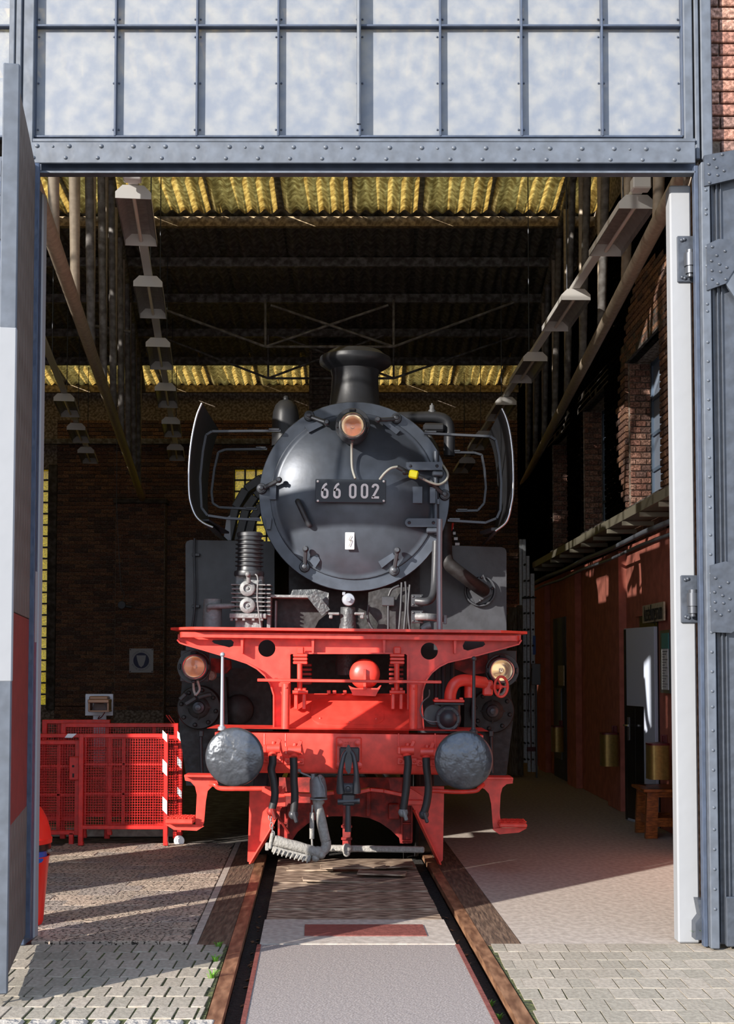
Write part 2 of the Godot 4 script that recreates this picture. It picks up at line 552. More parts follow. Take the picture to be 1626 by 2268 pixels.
# paving blocks in staggered courses; lim gives the span [x0, x1] of a course, end blocks are cut to it
func lay(root: Node3D, called: String, key: String, x0: float, x1: float, d0: float, d1: float, w: float, l: float, joint: float, lim: Callable, uneven := 0.004) -> void:
	var me := brick_mesh(Vector3(1.0, 0.06, w - joint * 0.35), 0.003)
	for j in roundi((d1 - d0) / w):
		var d := d0 + (j + 0.5) * w
		var span: Array = lim.call(d)
		for i in int((x1 - x0) / l) + 2:
			var a := maxf(x0 + (i - 0.5 + 0.5 * (j % 2)) * l + rng.randf_range(-0.004, 0.004), span[0])
			var e := minf(x0 + (i + 0.5 + 0.5 * (j % 2)) * l, span[1])
			if e - a < 0.03:
				continue
			var bs := Basis.from_euler(Vector3(rng.randf_range(-0.01, 0.01), rng.randf_range(-0.012, 0.012), rng.randf_range(-0.01, 0.01))) * Basis.from_scale(Vector3(e - a - joint, 1, 1))
			inst(me, called, M[key + str(rng.randi() % 4)], Transform3D(bs, Vector3((a + e) / 2, -0.03 + rng.randf_range(-uneven, uneven), -d)), root)

func build_ground() -> void:
	var o := struct("yard_ground", "pale open yard ground in front of the shed", "ground")
	var b := MB.new()
	b.box(Vector3(0, -0.36, 17.0), Vector3(90, 0.5, 46.05 ), Basis.IDENTITY)
	b.box(Vector3(0, -0.06, 17.0), Vector3(90, 0.1, 46.05), Basis.IDENTITY)
	put(b, "surface", M.yard)
	b = MB.new()
	b.box(Vector3(0, -0.4, -16), Vector3(60, 0.2, 24))
	put(b, "subsoil", M.dirt)
	# outside pavers, long side towards the shed
	o = struct("paving", "mossy brick paving with wide green joints left of the track", "paving")
	b = MB.new()
	b.hull8([Vector3(-4.6, -0.007, -6.2), T(-0.805, 6.2, -0.007), T(-0.805, 8.22, -0.007), Vector3(-4.6, -0.007, -8.22), Vector3(-4.6, -0.1, -6.2), T(-0.805, 6.2, -0.1), T(-0.805, 8.22, -0.1), Vector3(-4.6, -0.1, -8.22)])
	put(b, "joint_bed", M.moss)
	lay(o, "paver", "paver", -4.05, -0.85, 6.5, 8.21, 0.2138, 0.105, 0.012, func(d): return [-4.05, T(-0.815, d + 0.1).x], 0.003)
	o = struct("paving", "sunlit tight-jointed brick paving right of the track", "paving")
	b = MB.new()
	b.hull8([T(0.805, 5.9, -0.006), Vector3(8, -0.006, -5.9), Vector3(8, -0.006, -8.22), T(0.805, 8.22, -0.006), T(0.805, 5.9, -0.1), Vector3(8, -0.1, -5.9), Vector3(8, -0.1, -8.22), T(0.805, 8.22, -0.1)])
	put(b, "joint_bed", M.moss)
	lay(o, "paver", "paver", 0.6, 2.5, 6.42, 8.236, 0.227, 0.125, 0.005, func(d): return [T(0.815, d - 0.11).x, CX / F * d + 0.15], 0.001)
	lay(o, "paver", "paver", 0.6, 1.62, 5.96, 6.42, 0.228, 0.125, 0.005, func(d): return [T(0.815, d - 0.11).x, 1.6], 0.001)
	o = struct("kerb", "row of pale kerb stones along the front of the mossy paving", "kerb")
	for i in 21:
		b = MB.new()
		b.box(Vector3(-3.9 + i * 0.155, -0.06, -6.33 + rng.randf_range(-0.01, 0.01)), Vector3(0.147, 0.13, 0.3), Basis.IDENTITY, 0.02)
		put(b, "stone", M.stone)
	o = struct("cobbles", "patch of pale cobbles at the right edge of the paving", "cobbles")
	for i in 7:
		for j in 4:
			b = MB.new()
			b.box(Vector3(1.66 + i * 0.125 + 0.03 * (j % 2), -0.045 + rng.randf_range(-0.004, 0.004), -6.06 - j * 0.1), Vector3(0.112, 0.09, 0.09), Basis.IDENTITY, 0.016)
			put(b, "cobble", M.stone)
	# inside floors
	o = struct("floor", "smooth concrete floor right of the track inside the shed", "floor")
	b = MB.new()
	var q := []
	for y in [-0.004, -0.3]:
		q.append_array([T(1.02, 8.24, y), Vector3(4.2, y, -8.24), Vector3(4.2, y, -26), T(1.02, 26, y)])
	b.hull8(q)
	put(b, "slab", M.concrete)
	b = MB.new()
	strip(b, 0.8, 1.015, 8.2, 13.0, -0.002, 0.2)
	put(b, "edge_timber", M.timber)
	o = struct("floor", "worn pitted wood-block floor left of the track inside the shed", "floor")
	b = MB.new()
	b.box(Vector3(-6.6, -0.08, -17.1), Vector3(11.0, 0.1, 17.9))
	put(b, "bed", M.concrete_dark)
	lay(o, "block", "sett", -2.95, -1.0, 8.3, 12.9, 0.21, 0.3, 0.003, func(d): return [-CX / F * d + 0.25, T(-1.055, d + 0.1).x], 0.0015)
	b = MB.new()
	strip(b, -0.995, -0.8, 8.2, 13.0, 0.0, 0.2)
	put(b, "edge_timber", M.timber)
	b = MB.new()
	strip(b, -1.05, -1.0, 8.2, 13.0, 0.0, 0.2)
	put(b, "edge_mortar", M.concrete)
	b = MB.new()
	b.box(Vector3(-4.4, 0.03, -13.6), Vector3(4.9, 0.1, 0.12), Basis.IDENTITY, 0.01)
	put(b, "kerb_edge", M.concrete)
	o = struct("groove_fill", "dark dirt in the grooves beside the rails", "dirt")
	for k in [[-0.72, -0.6], [0.6, 0.72]]:
		b = MB.new()
		strip(b, k[0], k[1], 2.0, 25.0, -0.07, 0.1)
		put(b, "dirt", M.dirt)
	# rails
	for s in [-1, 1]:
		var r := thing("rail", "left rusty running rail of the track, under the left guard iron" if s < 0 else "right rusty running rail of the track, under the right guard iron", "rail", Vector3.ZERO, Vector3.ZERO, "rails of the track")
		b = MB.new()
		var l0: float = minf(s * 0.7175, s * 0.797)
		strip(b, l0, l0 + 0.0795, 2.0, 25.0, 0.0, 0.045)
		put(b, "head", M.rail, r)
		b = MB.new()
		strip(b, l0 + 0.028, l0 + 0.05, 2.0, 25.0, -0.045, 0.12)
		strip(b, l0 - 0.03, l0 + 0.11, 2.0, 25.0, -0.165, 0.02)
		put(b, "web", M.rail, r)
	# between the rails
	o = struct("track_slab", "rough concrete slab between the rails in front of the shed", "slab")
	b = MB.new()
	strip(b, -0.6, 0.6, 2.0, 8.2, 0.0, 0.2)
	put(b, "slab", M.concrete_rough)
	b = MB.new()
	for s in [-1, 1]:
		strip(b, minf(s * 0.6, s * 0.625), maxf(s * 0.6, s * 0.625), 2.0, 8.2, 0.004, 0.2)
	put(b, "edge_angle", M.rust_plate)
	o = struct("threshold_slab", "smoother concrete sill between the rails under the shed front", "slab")
	b = MB.new()
	strip(b, -0.61, 0.61, 8.24, 9.02, 0.0, 0.2)
	put(b, "slab", M.concrete)
	o = struct("crossing_boards", "weathered boards across the track in front of the locomotive", "boards")
	for i in 15:
		b = MB.new()
		var y := rng.randf_range(-0.006, 0.004)
		strip(b, -0.6, 0.6, 9.035 + i * 0.19, 9.035 + i * 0.19 + 0.183, y, 0.05)
		put(b, "board", M.plank)
	tag(flat("rust_cover", M.rust_plate, -0.335, 0.45, 8.46, 8.82, 0.006), "red-brown steel cover plate let into the concrete sill", "cover plate")
	# loose thin boards under the front of the engine
	var spots := [[-0.12, 10.62, 0.1, 0.5], [0.28, 10.85, -0.08, 0.4], [0.05, 11.08, 0.05, 0.55], [-0.3, 11.2, -0.12, 0.4], [0.38, 11.25, 0.14, 0.35]]
	for i in spots.size():
		var s: Array = spots[i]
		var bd := thing("loose_board", ["loose thin board nearest the doorway under the coupling", "loose thin board to the right behind the nearest one", "longest loose thin board in the middle under the engine", "loose thin board under the hanging heating hose", "loose thin board by the right rail under the engine"][i], "board", T(s[0], s[1], 0.012 + 0.018 * (i % 3)), Vector3(0.01 * i, s[2], 0.02 * (i - 2)), "loose boards under the engine front")
		b = MB.new()
		b.box(Vector3.ZERO, Vector3(s[3], 0.014, 0.17), Basis.IDENTITY, 0.003)
		put(b, "plank", M.plank, bd)
	# dead leaves in the grooves, weeds at the edges
	var tufts := [[-0.84, 7.35, 0.05], [-0.85, 7.75, 0.045], [-0.86, 8.15, 0.04], [0.66, 7.0, 0.04], [0.67, 6.75, 0.035]]
	for i in tufts.size():
		weed(T(tufts[i][0], tufts[i][1], -0.004 if i < 3 else -0.07), tufts[i][2], ["small green weed beside the left rail, nearest the camera", "small green weed beside the left rail, middle one", "small green weed beside the left rail at the sill", "small weed down in the right rail groove, farther one", "small weed down in the right rail groove, nearer one"][i])
	weed(W(1553, 2079, 8.2), 0.09, "tuft of bright grass at the foot of the white door post")
	b = MB.new()
	for i in 46:
		var s := -1.0 if i % 2 else 1.0
		var p := T(s * rng.randf_range(0.64, 0.675), rng.randf_range(5.9, 9.5), -0.062)
		var bs := Basis.from_euler(Vector3(rng.randf_range(-0.6, 0.6), rng.randf() * TAU, rng.randf_range(-0.6, 0.6)))
		b.box(p, Vector3(0.03, 0.004, 0.02) * rng.randf_range(0.6, 1.2), bs)
	var lv := put(b, "dead_leaves", M.leaf_dry, self)
	tag(stuff(lv), "brown dead leaves lying in the grooves beside the rails", "leaves")

func flat(called: String, m: Material, l0: float, l1: float, d0: float, d1: float, top: float) -> Node3D:
	var o := thing(called, "", "", T(0, d0))
	var b := MB.new()
	var q := []
	for y in [top, 0.0]:
		for c in [[l0, d0], [l1, d0], [l1, d1], [l0, d1]]:
			q.append(inv * T(c[0], c[1], y))
	b.hull8(q)
	put(b, "plate", m, o)
	return o

func weed(at: Vector3, h: float, label: String) -> void:
	var o := thing("weed", label, "weed", at, Vector3.ZERO, "weeds at the shed front")
	var b := MB.new()
	for i in 26:
		var a := rng.randf() * TAU
		var l := h * rng.randf_range(0.5, 1.1)
		var out := Vector3(cos(a), 0, sin(a))
		var s := Vector3(-sin(a), 0, cos(a)) * h * 0.06
		var p0 := out * rng.randf() * h * 0.4
		var p1 := p0 + out * l * 0.35 + Vector3(0, l * 0.7, 0)
		var p2 := p0 + out * l * 0.8 + Vector3(0, l * 0.85, 0)
		b.face([p0 - s, p0 + s, p1 + s, p1 - s], Vector3(0, 9, 0))
		b.face([p1 - s, p1 + s, p2], Vector3(0, 9, 0))
	stuff(put(b, "leaves", M.leaf_green, o))


# ---------- bricks ----------
func bricks(root: Node3D, key: String, org: Vector3, u: Vector3, out: Vector3, w: float, h: float, holes: Array, focus: Vector3, most := 300, bl := 0.25, bh := 0.077, skip := 0.0) -> void:
	var list := []
	var row := 0
	var v := 0.0
	while v + bh * 0.6 < h:
		var x := -bl * 0.5 if row % 2 else 0.0
		while x < w - 0.03:
			var parts := [[maxf(x, 0.0), minf(x + bl, w)]]
			for r: Rect2 in holes:
				if v + bh * 0.5 > r.position.y and v + bh * 0.5 < r.end.y:
					var next := []
					for p in parts:
						if p[1] <= r.position.x or p[0] >= r.end.x:
							next.append(p)
							continue
						if p[0] < r.position.x:
							next.append([p[0], r.position.x])
						if p[1] > r.end.x:
							next.append([r.end.x, p[1]])
					parts = next
			for p in parts:
				if p[1] - p[0] > 0.04 and rng.randf() >= skip:
					list.append([p[0], p[1], v, (org + u * (p[0] + p[1]) / 2 + Vector3(0, v, 0)).distance_to(focus)])
			x += bl
		v += bh
		row += 1
	list.sort_custom(func(a, c): return a[3] < c[3])
	var bs := Basis(u, Vector3.UP, out)
	var unit := brick_mesh(Vector3(1, bh - 0.012, 0.05), 0.006)
	var rest := [MB.new(), MB.new(), MB.new(), MB.new()]
	for i in list.size():
		var p: Array = list[i]
		var len: float = p[1] - p[0] - 0.012
		var tone := rng.randi() % 4
		var tilt := Basis.from_euler(Vector3(rng.randf_range(-0.02, 0.02), rng.randf_range(-0.015, 0.015), rng.randf_range(-0.008, 0.008)))
		var xf := Transform3D(bs * tilt * Basis.from_scale(Vector3(len, 1, 1)), org + u * (p[0] + p[1]) / 2 + Vector3(0, p[2] + bh / 2, 0) + out * rng.randf_range(-0.021, -0.014))
		if i < most:
			inst(unit, "brick", M[key + str(tone)], root.transform.affine_inverse() * xf, root)
		else:
			rest[tone].add(unit, root.transform.affine_inverse() * xf)
	for k in 4:
		if rest[k].v.size():
			stuff(put(rest[k], "brickwork", M[key + str(k)], root))


# ---------- shed front ----------
const DF := 8.19

func window_wall(n: int, label: String, xs: Array, ys: Array) -> void:
	var o := struct("window_%d" % n, label, "window")
	for i in xs.size() - 1:
		for j in ys.size() - 1:
			var b := MB.new()
			b.box(Vector3((xs[i] + xs[i + 1]) / 2, (ys[j] + ys[j + 1]) / 2, -DF - 0.02), Vector3(xs[i + 1] - xs[i] - 0.012, ys[j + 1] - ys[j] - 0.012, 0.006), Basis.from_euler(Vector3(rng.randf_range(-0.006, 0.006), rng.randf_range(-0.008, 0.008), 0)))
			put(b, "pane", M.pane if n == 1 else M.pane_clear, o)
	for x in xs:
		var b := MB.new()
		b.box(Vector3(x, (ys[0] + ys[-1]) / 2, -DF + 0.005), Vector3(0.014, ys[-1] - ys[0], 0.05), Basis.IDENTITY, 0.003)
		put(b, "glazing_bar", M.frame_dark, o)
	for y in ys:
		var b := MB.new()
		b.box(Vector3((xs[0] + xs[-1]) / 2, y, -DF + 0.003), Vector3(xs[-1] - xs[0], 0.014, 0.046), Basis.IDENTITY, 0.003)
		put(b, "glazing_bar", M.frame_dark, o)
	var rv := MB.new()
	for x in xs:
		for j in ys.size() - 1:
			for k in [0.08, 0.5, 0.92]:
				for s in [-0.018, 0.018]:
					rivet(rv, Vector3(x + s, lerpf(ys[j], ys[j + 1], k), -DF - 0.014), 0.007)
	stuff(put(rv, "clip_bolts", M.frame_dark, o))

func build_front() -> void:
	var xs := []
	for px in [78, 257, 437, 617, 797, 975, 1155, 1333, 1510]:
		xs.append(W(px, 200, DF).x)
	var y0 := W(800, 305, DF).y
	var y1 := W(800, 60, DF).y
	var ys := [y0]
	for i in 4:
		ys.append(y1 + i * (y1 - y0))
	ys.append(8.62)
	ys = ys.filter(func(y): return y < 8.63)
	window_wall(1, "wide wall of dusty grey glass panes above the open shed doorway", xs, ys)
	var b := MB.new()
	pt(b, [[795, -60, DF - 0.06], [795, 275, DF - 0.06]], 0.014)
	put(b, "pole", M.frame_paint)
	var ls := []
	for i in 9:
		ls.append(lerpf(-7.9, -2.2, i / 8.0))
	window_wall(2, "dusty glass panes above the neighbouring doorway on the left", ls, ys)
	# lintel
	var o := struct("trim_1", "riveted blue-grey steel lintel over the shed doorway", "lintel")
	b = MB.new()
	pb(b, 68, 314, 1541, 361, DF - 0.1, 0.02, 0.004)
	pb(b, 72, 306, 1541, 314, DF - 0.07, 0.12, 0.004)
	put(b, "face_plate", M.frame_paint)
	b = MB.new()
	pb(b, 76, 361, 1541, 388, DF - 0.03, 0.03, 0.0)
	put(b, "web", M.frame_dark)
	b = MB.new()
	pb(b, 76, 378, 1541, 383, DF - 0.1, 0.07, 0.002)
	put(b, "bottom_flange", M.frame_paint)
	b = MB.new()
	for i in 21:
		var x := 82 + i * 71.0
		rivet(b, P(x, 323 + i * 0.35, DF - 0.1), 0.015)
		rivet(b, P(x - 8, 349 + i * 0.25, DF - 0.1), 0.013)
		if i % 3 == 1:
			rivet(b, P(x - 36, 324 + i * 0.35, DF - 0.1), 0.009)
	stuff(put(b, "rivets", M.frame_paint))
	b = MB.new()
	b.box(Vector3(-4.3, 4.86, -8.3), Vector3(4.2, 0.22, 0.2))
	put(b, "neighbour_lintel", M.frame_dark)
	# posts beside the window wall
	o = struct("trim_2", "blue steel post left of the doorway with a white inner edge", "door post")
	b = MB.new()
	b.box(Vector3(-2.25, 2.4, -8.27), Vector3(0.28, 4.8, 0.2), Basis.IDENTITY, 0.008)
	put(b, "steel_post", M.navy)
	b = MB.new()
	b.box(Vector3(-2.14, 2.4, -8.42), Vector3(0.075, 4.8, 0.1), Basis.IDENTITY, 0.01)
	put(b, "white_edge", M.white_paint)
	b = MB.new()
	b.box(Vector3(-2.16, 2.1, -8.27), Vector3(0.104, 0.46, 0.206), Basis.IDENTITY, 0.006)
	put(b, "white_band", M.white_paint)
	b = MB.new()
	for x in [[20, 33], [35, 48], [52, 76]]:
		var a := W(x[0], 150, DF - 0.04).x
		var c := W(x[1], 150, DF - 0.04).x
		b.box(Vector3((a + c) / 2, 6.75, -DF + 0.0), Vector3(c - a, 3.8, 0.1), Basis.IDENTITY, 0.006)
	put(b, "upper_post", M.frame_paint)
	b = MB.new()
	for i in 24:
		rivet(b, Vector3(-2.14, 0.2 + i * 0.19, -8.17), 0.012)
	stuff(put(b, "rivets", M.navy))
	o = struct("trim_3", "white painted door post right of the doorway", "door post")
	b = MB.new()
	b.box(Vector3(2.005, 2.4, -8.3), Vector3(0.135, 4.8, 0.12), Basis.IDENTITY, 0.01)
	put(b, "white_post", M.white_paint)
	b = MB.new()
	var pl := [[1545, 1993], [1566, 1993], [1572, 2082], [1541, 2082], [1541, 2045], [1552, 2030]]
	pp(b, pl, 8.14, 0.1)
	put(b, "base_shoe", M.door_paint)
	for h in [[1500, 522, 1541, 625], [1508, 1274, 1547, 1380]]:
		var hp := MB.new()
		pb(hp, h[0], h[1], h[2], h[3], 8.225, 0.02, 0.006)
		for k in [[6, 10], [8, 92], [14, 8], [16, 94]]:
			rivet(hp, P(h[0] + 6 + k[0] * 0.7, h[1] + k[1], 8.222), 0.013)
		var plate := put(hp, "hinge_plate", M.door_paint)
		hp = MB.new()
		for k in [[38, 10, 0.028], [54, 24, 0.038], [76, 14, 0.03], [88, 6, 0.02]]:
			var c := inv * W(h[2] - 12, h[1] + k[0], 8.19)
			hp.lathe([Vector2(0, -0.0017 * k[1]), Vector2(k[2], -0.0017 * k[1]), Vector2(k[2], 0.0017 * k[1]), Vector2(0, 0.0017 * k[1])], Transform3D(Basis.IDENTITY, c), 16)
		put(hp, "knuckle", M.dark_steel, plate)
	b = MB.new()
	for x in [[1514, 1534], [1538, 1548], [1552, 1576]]:
		var a := W(x[0], 150, DF - 0.04).x
		var c := W(x[1], 150, DF - 0.04).x
		b.box(Vector3((a + c) / 2, 6.78, -DF), Vector3(c - a, 3.7, 0.1), Basis.IDENTITY, 0.006)
	put(b, "upper_post", M.frame_paint)
	# right leaf, folded back against the front
	o = struct("door_2", "dark blue-grey riveted right door leaf folded back on the wall", "door")
	var dl := 8.06
	b = MB.new()
	var xl := W(1560, 1200, dl).x
	b.box(Vector3(xl + 0.85, 2.44, -dl - 0.05), Vector3(1.7, 4.82, 0.06))
	put(b, "leaf", M.door_paint)
	b = MB.new()
	b.box(Vector3(xl + 0.03, 2.44, -dl - 0.02), Vector3(0.056, 4.86, 0.1), Basis.IDENTITY, 0.006)
	put(b, "stile", M.frame_paint)
	b = MB.new()
	b.box(Vector3(xl - 0.012, 2.44, -dl - 0.06), Vector3(0.026, 4.86, 0.06), Basis.IDENTITY, 0.003)
	put(b, "stop_strip", M.frame_dark)
	b = MB.new()
	for i in 3:
		b.box(Vector3(xl + 0.075 + i * 0.028 , 2.44, -dl - 0.012), Vector3(0.008, 4.8, 0.02 + 0.01 * (i % 2)), Basis.IDENTITY, 0.002)
	put(b, "moulding", M.door_paint)
	b = MB.new()
	b.box(Vector3(xl + 0.85, 0.17, -dl), Vector3(1.5, 0.3, 0.04), Basis.IDENTITY, 0.006)
	put(b, "kick_plate", M.door_paint)
	for g in [[[1560, 344], [1660, 326], [1660, 388], [1560, 412]], [[1566, 541], [1592, 529], [1650, 532], [1626, 598], [1607, 628], [1566, 643]], [[1573, 1252], [1608, 1243], [1660, 1262], [1660, 1376], [1620, 1402], [1576, 1400]]]:
		b = MB.new()
		pp(b, g, dl - 0.04, 0.03)
		var gp := put(b, "gusset", M.door_paint)
		b = MB.new()
		var y: float = (g[0][1] + g[-1][1]) / 2.0
		for k in [[12, -38], [22, -22], [10, -12], [28, -6], [11, 6], [30, 8], [12, 22], [24, 30], [40, -30], [44, 0], [42, 22]]:
			if Geometry2D.is_point_in_polygon(Vector2(g[0][0] + k[0], y + k[1] * 1.2), PackedVector2Array(g.map(func(a): return Vector2(a[0], a[1])))):
				rivet(b, P(g[0][0] + k[0], y + k[1] * 1.2, dl - 0.04), 0.011)
		stuff(put(b, "bolts", M.door_paint, gp))
	b = MB.new()
	b.bar(P(1612, 612, dl - 0.02), P(1690, 730, dl - 0.02), 0.08, 0.02, Vector3.BACK)
	put(b, "brace", M.frame_paint)
	b = MB.new()
	for i in 38:
		rivet(b, Vector3(xl + 0.03, 0.25 + i * (0.12 if i % 5 else 0.1225), -dl + 0.03), 0.0105)
	stuff(put(b, "rivets", M.frame_paint))
	# brick piers and the rest of the front
	o = struct("wall_front", "brick front wall of the shed beside and behind the door leaves", "wall")
	b = MB.new()
	b.box(Vector3(3.4, 4.2, -8.44), Vector3(2.58, 9.0, 0.3))
	b.box(Vector3(-5.0, 2.4, -8.27), Vector3(1.8, 4.8, 0.06))
	b.box(Vector3(-9.4, 4.3, -8.27), Vector3(5.9, 8.6, 0.06))
	put(b, "core", M.mortar)
	bricks(o, "brick", Vector3(2.145, 4.78, -8.262), Vector3.RIGHT, Vector3.BACK, 1.0, 1.7, [Rect2(-0.1, 0.155, 0.2, 0.15)], Vector3(2.2, 5.6, -8), 300, 0.255, 0.08)
	build_left_leaf()

func build_left_leaf() -> void:
	# opened square to the front; local x runs from the hinge to the outer edge, local z to the doorway
	var hinge := Vector3(-2.11, 0.06, -8.13)
	var outer := Vector3(-1.865, 0.06, -6.72)
	var e := outer - hinge
	var yaw := atan2(-e.z, e.x)
	var o := struct("door_1", "left door leaf standing open, brown boards above a red panel", "door", hinge, Vector3(0, yaw, 0))
	var l := e.length()
	var s := -1.0
	var b := MB.new()
	# boards
	for i in 8:
		var x0 := 0.03 + i * (l - 0.12) / 8
		b = MB.new()
		b.box(Vector3(x0 + (l - 0.12) / 16, 3.38, 0), Vector3((l - 0.12) / 8 - 0.006, 2.85, 0.035), Basis.IDENTITY, 0.003)
		put(b, "upper_board", M.board_brown)
		b = MB.new()
		b.box(Vector3(x0 + (l - 0.12) / 16, 0.42, 0), Vector3((l - 0.12) / 8 - 0.006, 0.78, 0.035), Basis.IDENTITY, 0.003)
		put(b, "lower_board", M.board_brown)
	b = MB.new()
	b.box(Vector3(l / 2, 1.38, 0), Vector3(l - 0.1, 1.14, 0.03))
	put(b, "red_panel", M.board_red)
	b = MB.new()
	b.box(Vector3(l - 0.02, 2.41, s * -0.0), Vector3(0.05, 4.82, 0.085), Basis.IDENTITY, 0.006)
	put(b, "outer_stile", M.frame_paint)
	b = MB.new()
	b.box(Vector3(l - 0.02, 2.5, 0), Vector3(0.054, 1.84, 0.089), Basis.IDENTITY, 0.006)
	put(b, "white_band", M.white_paint)
	b = MB.new()
	b.box(Vector3(0.03, 2.41, 0), Vector3(0.07, 4.82, 0.09), Basis.IDENTITY, 0.006)
	put(b, "hinge_stile", M.navy)
	b = MB.new()
	for y in [0.05, 1.95, 3.3, 4.75]:
		b.box(Vector3(l / 2, y, 0.02), Vector3(l - 0.1, 0.12, 0.03), Basis.IDENTITY, 0.004)
	put(b, "cross_rail", M.door_paint)
	b = MB.new()
	b.tube([Vector3(l - 0.12, 0.75, 0.05), Vector3(0.45, 2.9, 0.05)], 0.012)
	b.tube([Vector3(l - 0.3, 4.6, 0.05), Vector3(0.25, 1.3, 0.05)], 0.01)
	put(b, "brace_rod", M.frame_dark)
	for y in [4.1, 3.42, 1.98]:
		b = MB.new()
		b.box(Vector3(l - 0.16, y, 0.045), Vector3(0.26, 0.42, 0.012), Basis.IDENTITY, 0.003)
		var gp := put(b, "gusset", M.door_paint)
		b = MB.new()
		for k in 12:
			rivet(b, Vector3(l - 0.26 + 0.085 * (k % 3), y - 0.16 + 0.105 * (k / 3), 0.05), 0.015, Basis(Vector3.RIGHT, Vector3.BACK, Vector3.DOWN))
		stuff(put(b, "bolts", M.door_paint, gp))
	b = MB.new()
	for k in 22:
		rivet(b, Vector3(0.05, 0.3 + k * 0.2, 0.045), 0.013, Basis(Vector3.RIGHT, Vector3.BACK, Vector3.DOWN))
	stuff(put(b, "rivets", M.navy))
	b = MB.new()
	b.tube(smooth([Vector3(l - 0.03, 1.34, 0.04), Vector3(l - 0.035, 1.34, 0.1), Vector3(l - 0.045, 1.29, 0.12), Vector3(l - 0.045, 1.08, 0.12), Vector3(l - 0.035, 1.03, 0.1), Vector3(l - 0.03, 1.03, 0.04)], 4), 0.009, 8)
	for y in [1.34, 1.03]:
		b.box(Vector3(l - 0.03, y, 0.045), Vector3(0.045, 0.06, 0.012), Basis.IDENTITY, 0.003)
	put(b, "pull_handle", M.steel)
	b = MB.new()
	b.tube([Vector3(l - 0.02, -0.02, 0.065), Vector3(l - 0.02, 0.5, 0.065)], 0.011)
	b.box(Vector3(l - 0.02, 0.3, 0.055), Vector3(0.05, 0.05, 0.03), Basis.IDENTITY, 0.003)
	b.box(Vector3(l - 0.02, 0.1, 0.055), Vector3(0.05, 0.04, 0.03), Basis.IDENTITY, 0.003)
	put(b, "drop_bolt", M.dust_metal)
	# notice on the red panel
	var n := thing("notice", "tall grey and red paper notice on the inside of the left door leaf", "notice", hinge, Vector3(0, yaw, 0))
	b = MB.new()
	b.box(Vector3(l * 0.55, 1.5, 0.021), Vector3(0.34, 0.86, 0.008))
	put(b, "sheet", M.paper, n)
	b = MB.new()
	b.box(Vector3(l * 0.55, 1.83, 0.0265), Vector3(0.32, 0.16, 0.004))
	b.box(Vector3(l * 0.55, 1.71, 0.0265), Vector3(0.32, 0.03, 0.004))
	put(b, "red_band", M.sign_red, n)


# ---------- walls of the shed ----------
func wall_x(d: float) -> float:
	return 3.43 - 0.017 * d

func wbox(b: MB, d0: float, d1: float, y0: float, y1: float, off0: float, off1: float) -> void:     # a block of the right wall; offsets are outward from its face
	var q := []
	for y in [y0, y1]:
		q.append_array([Vector3(wall_x(d0) + off0, y, -d0), Vector3(wall_x(d1) + off0, y, -d1), Vector3(wall_x(d1) + off1, y, -d1), Vector3(wall_x(d0) + off1, y, -d0)])
	b.hull8(q)

const RIGHT_WINDOWS := [[11.0, 12.7], [14.0, 15.7], [17.0, 18.7], [19.9, 21.5]]

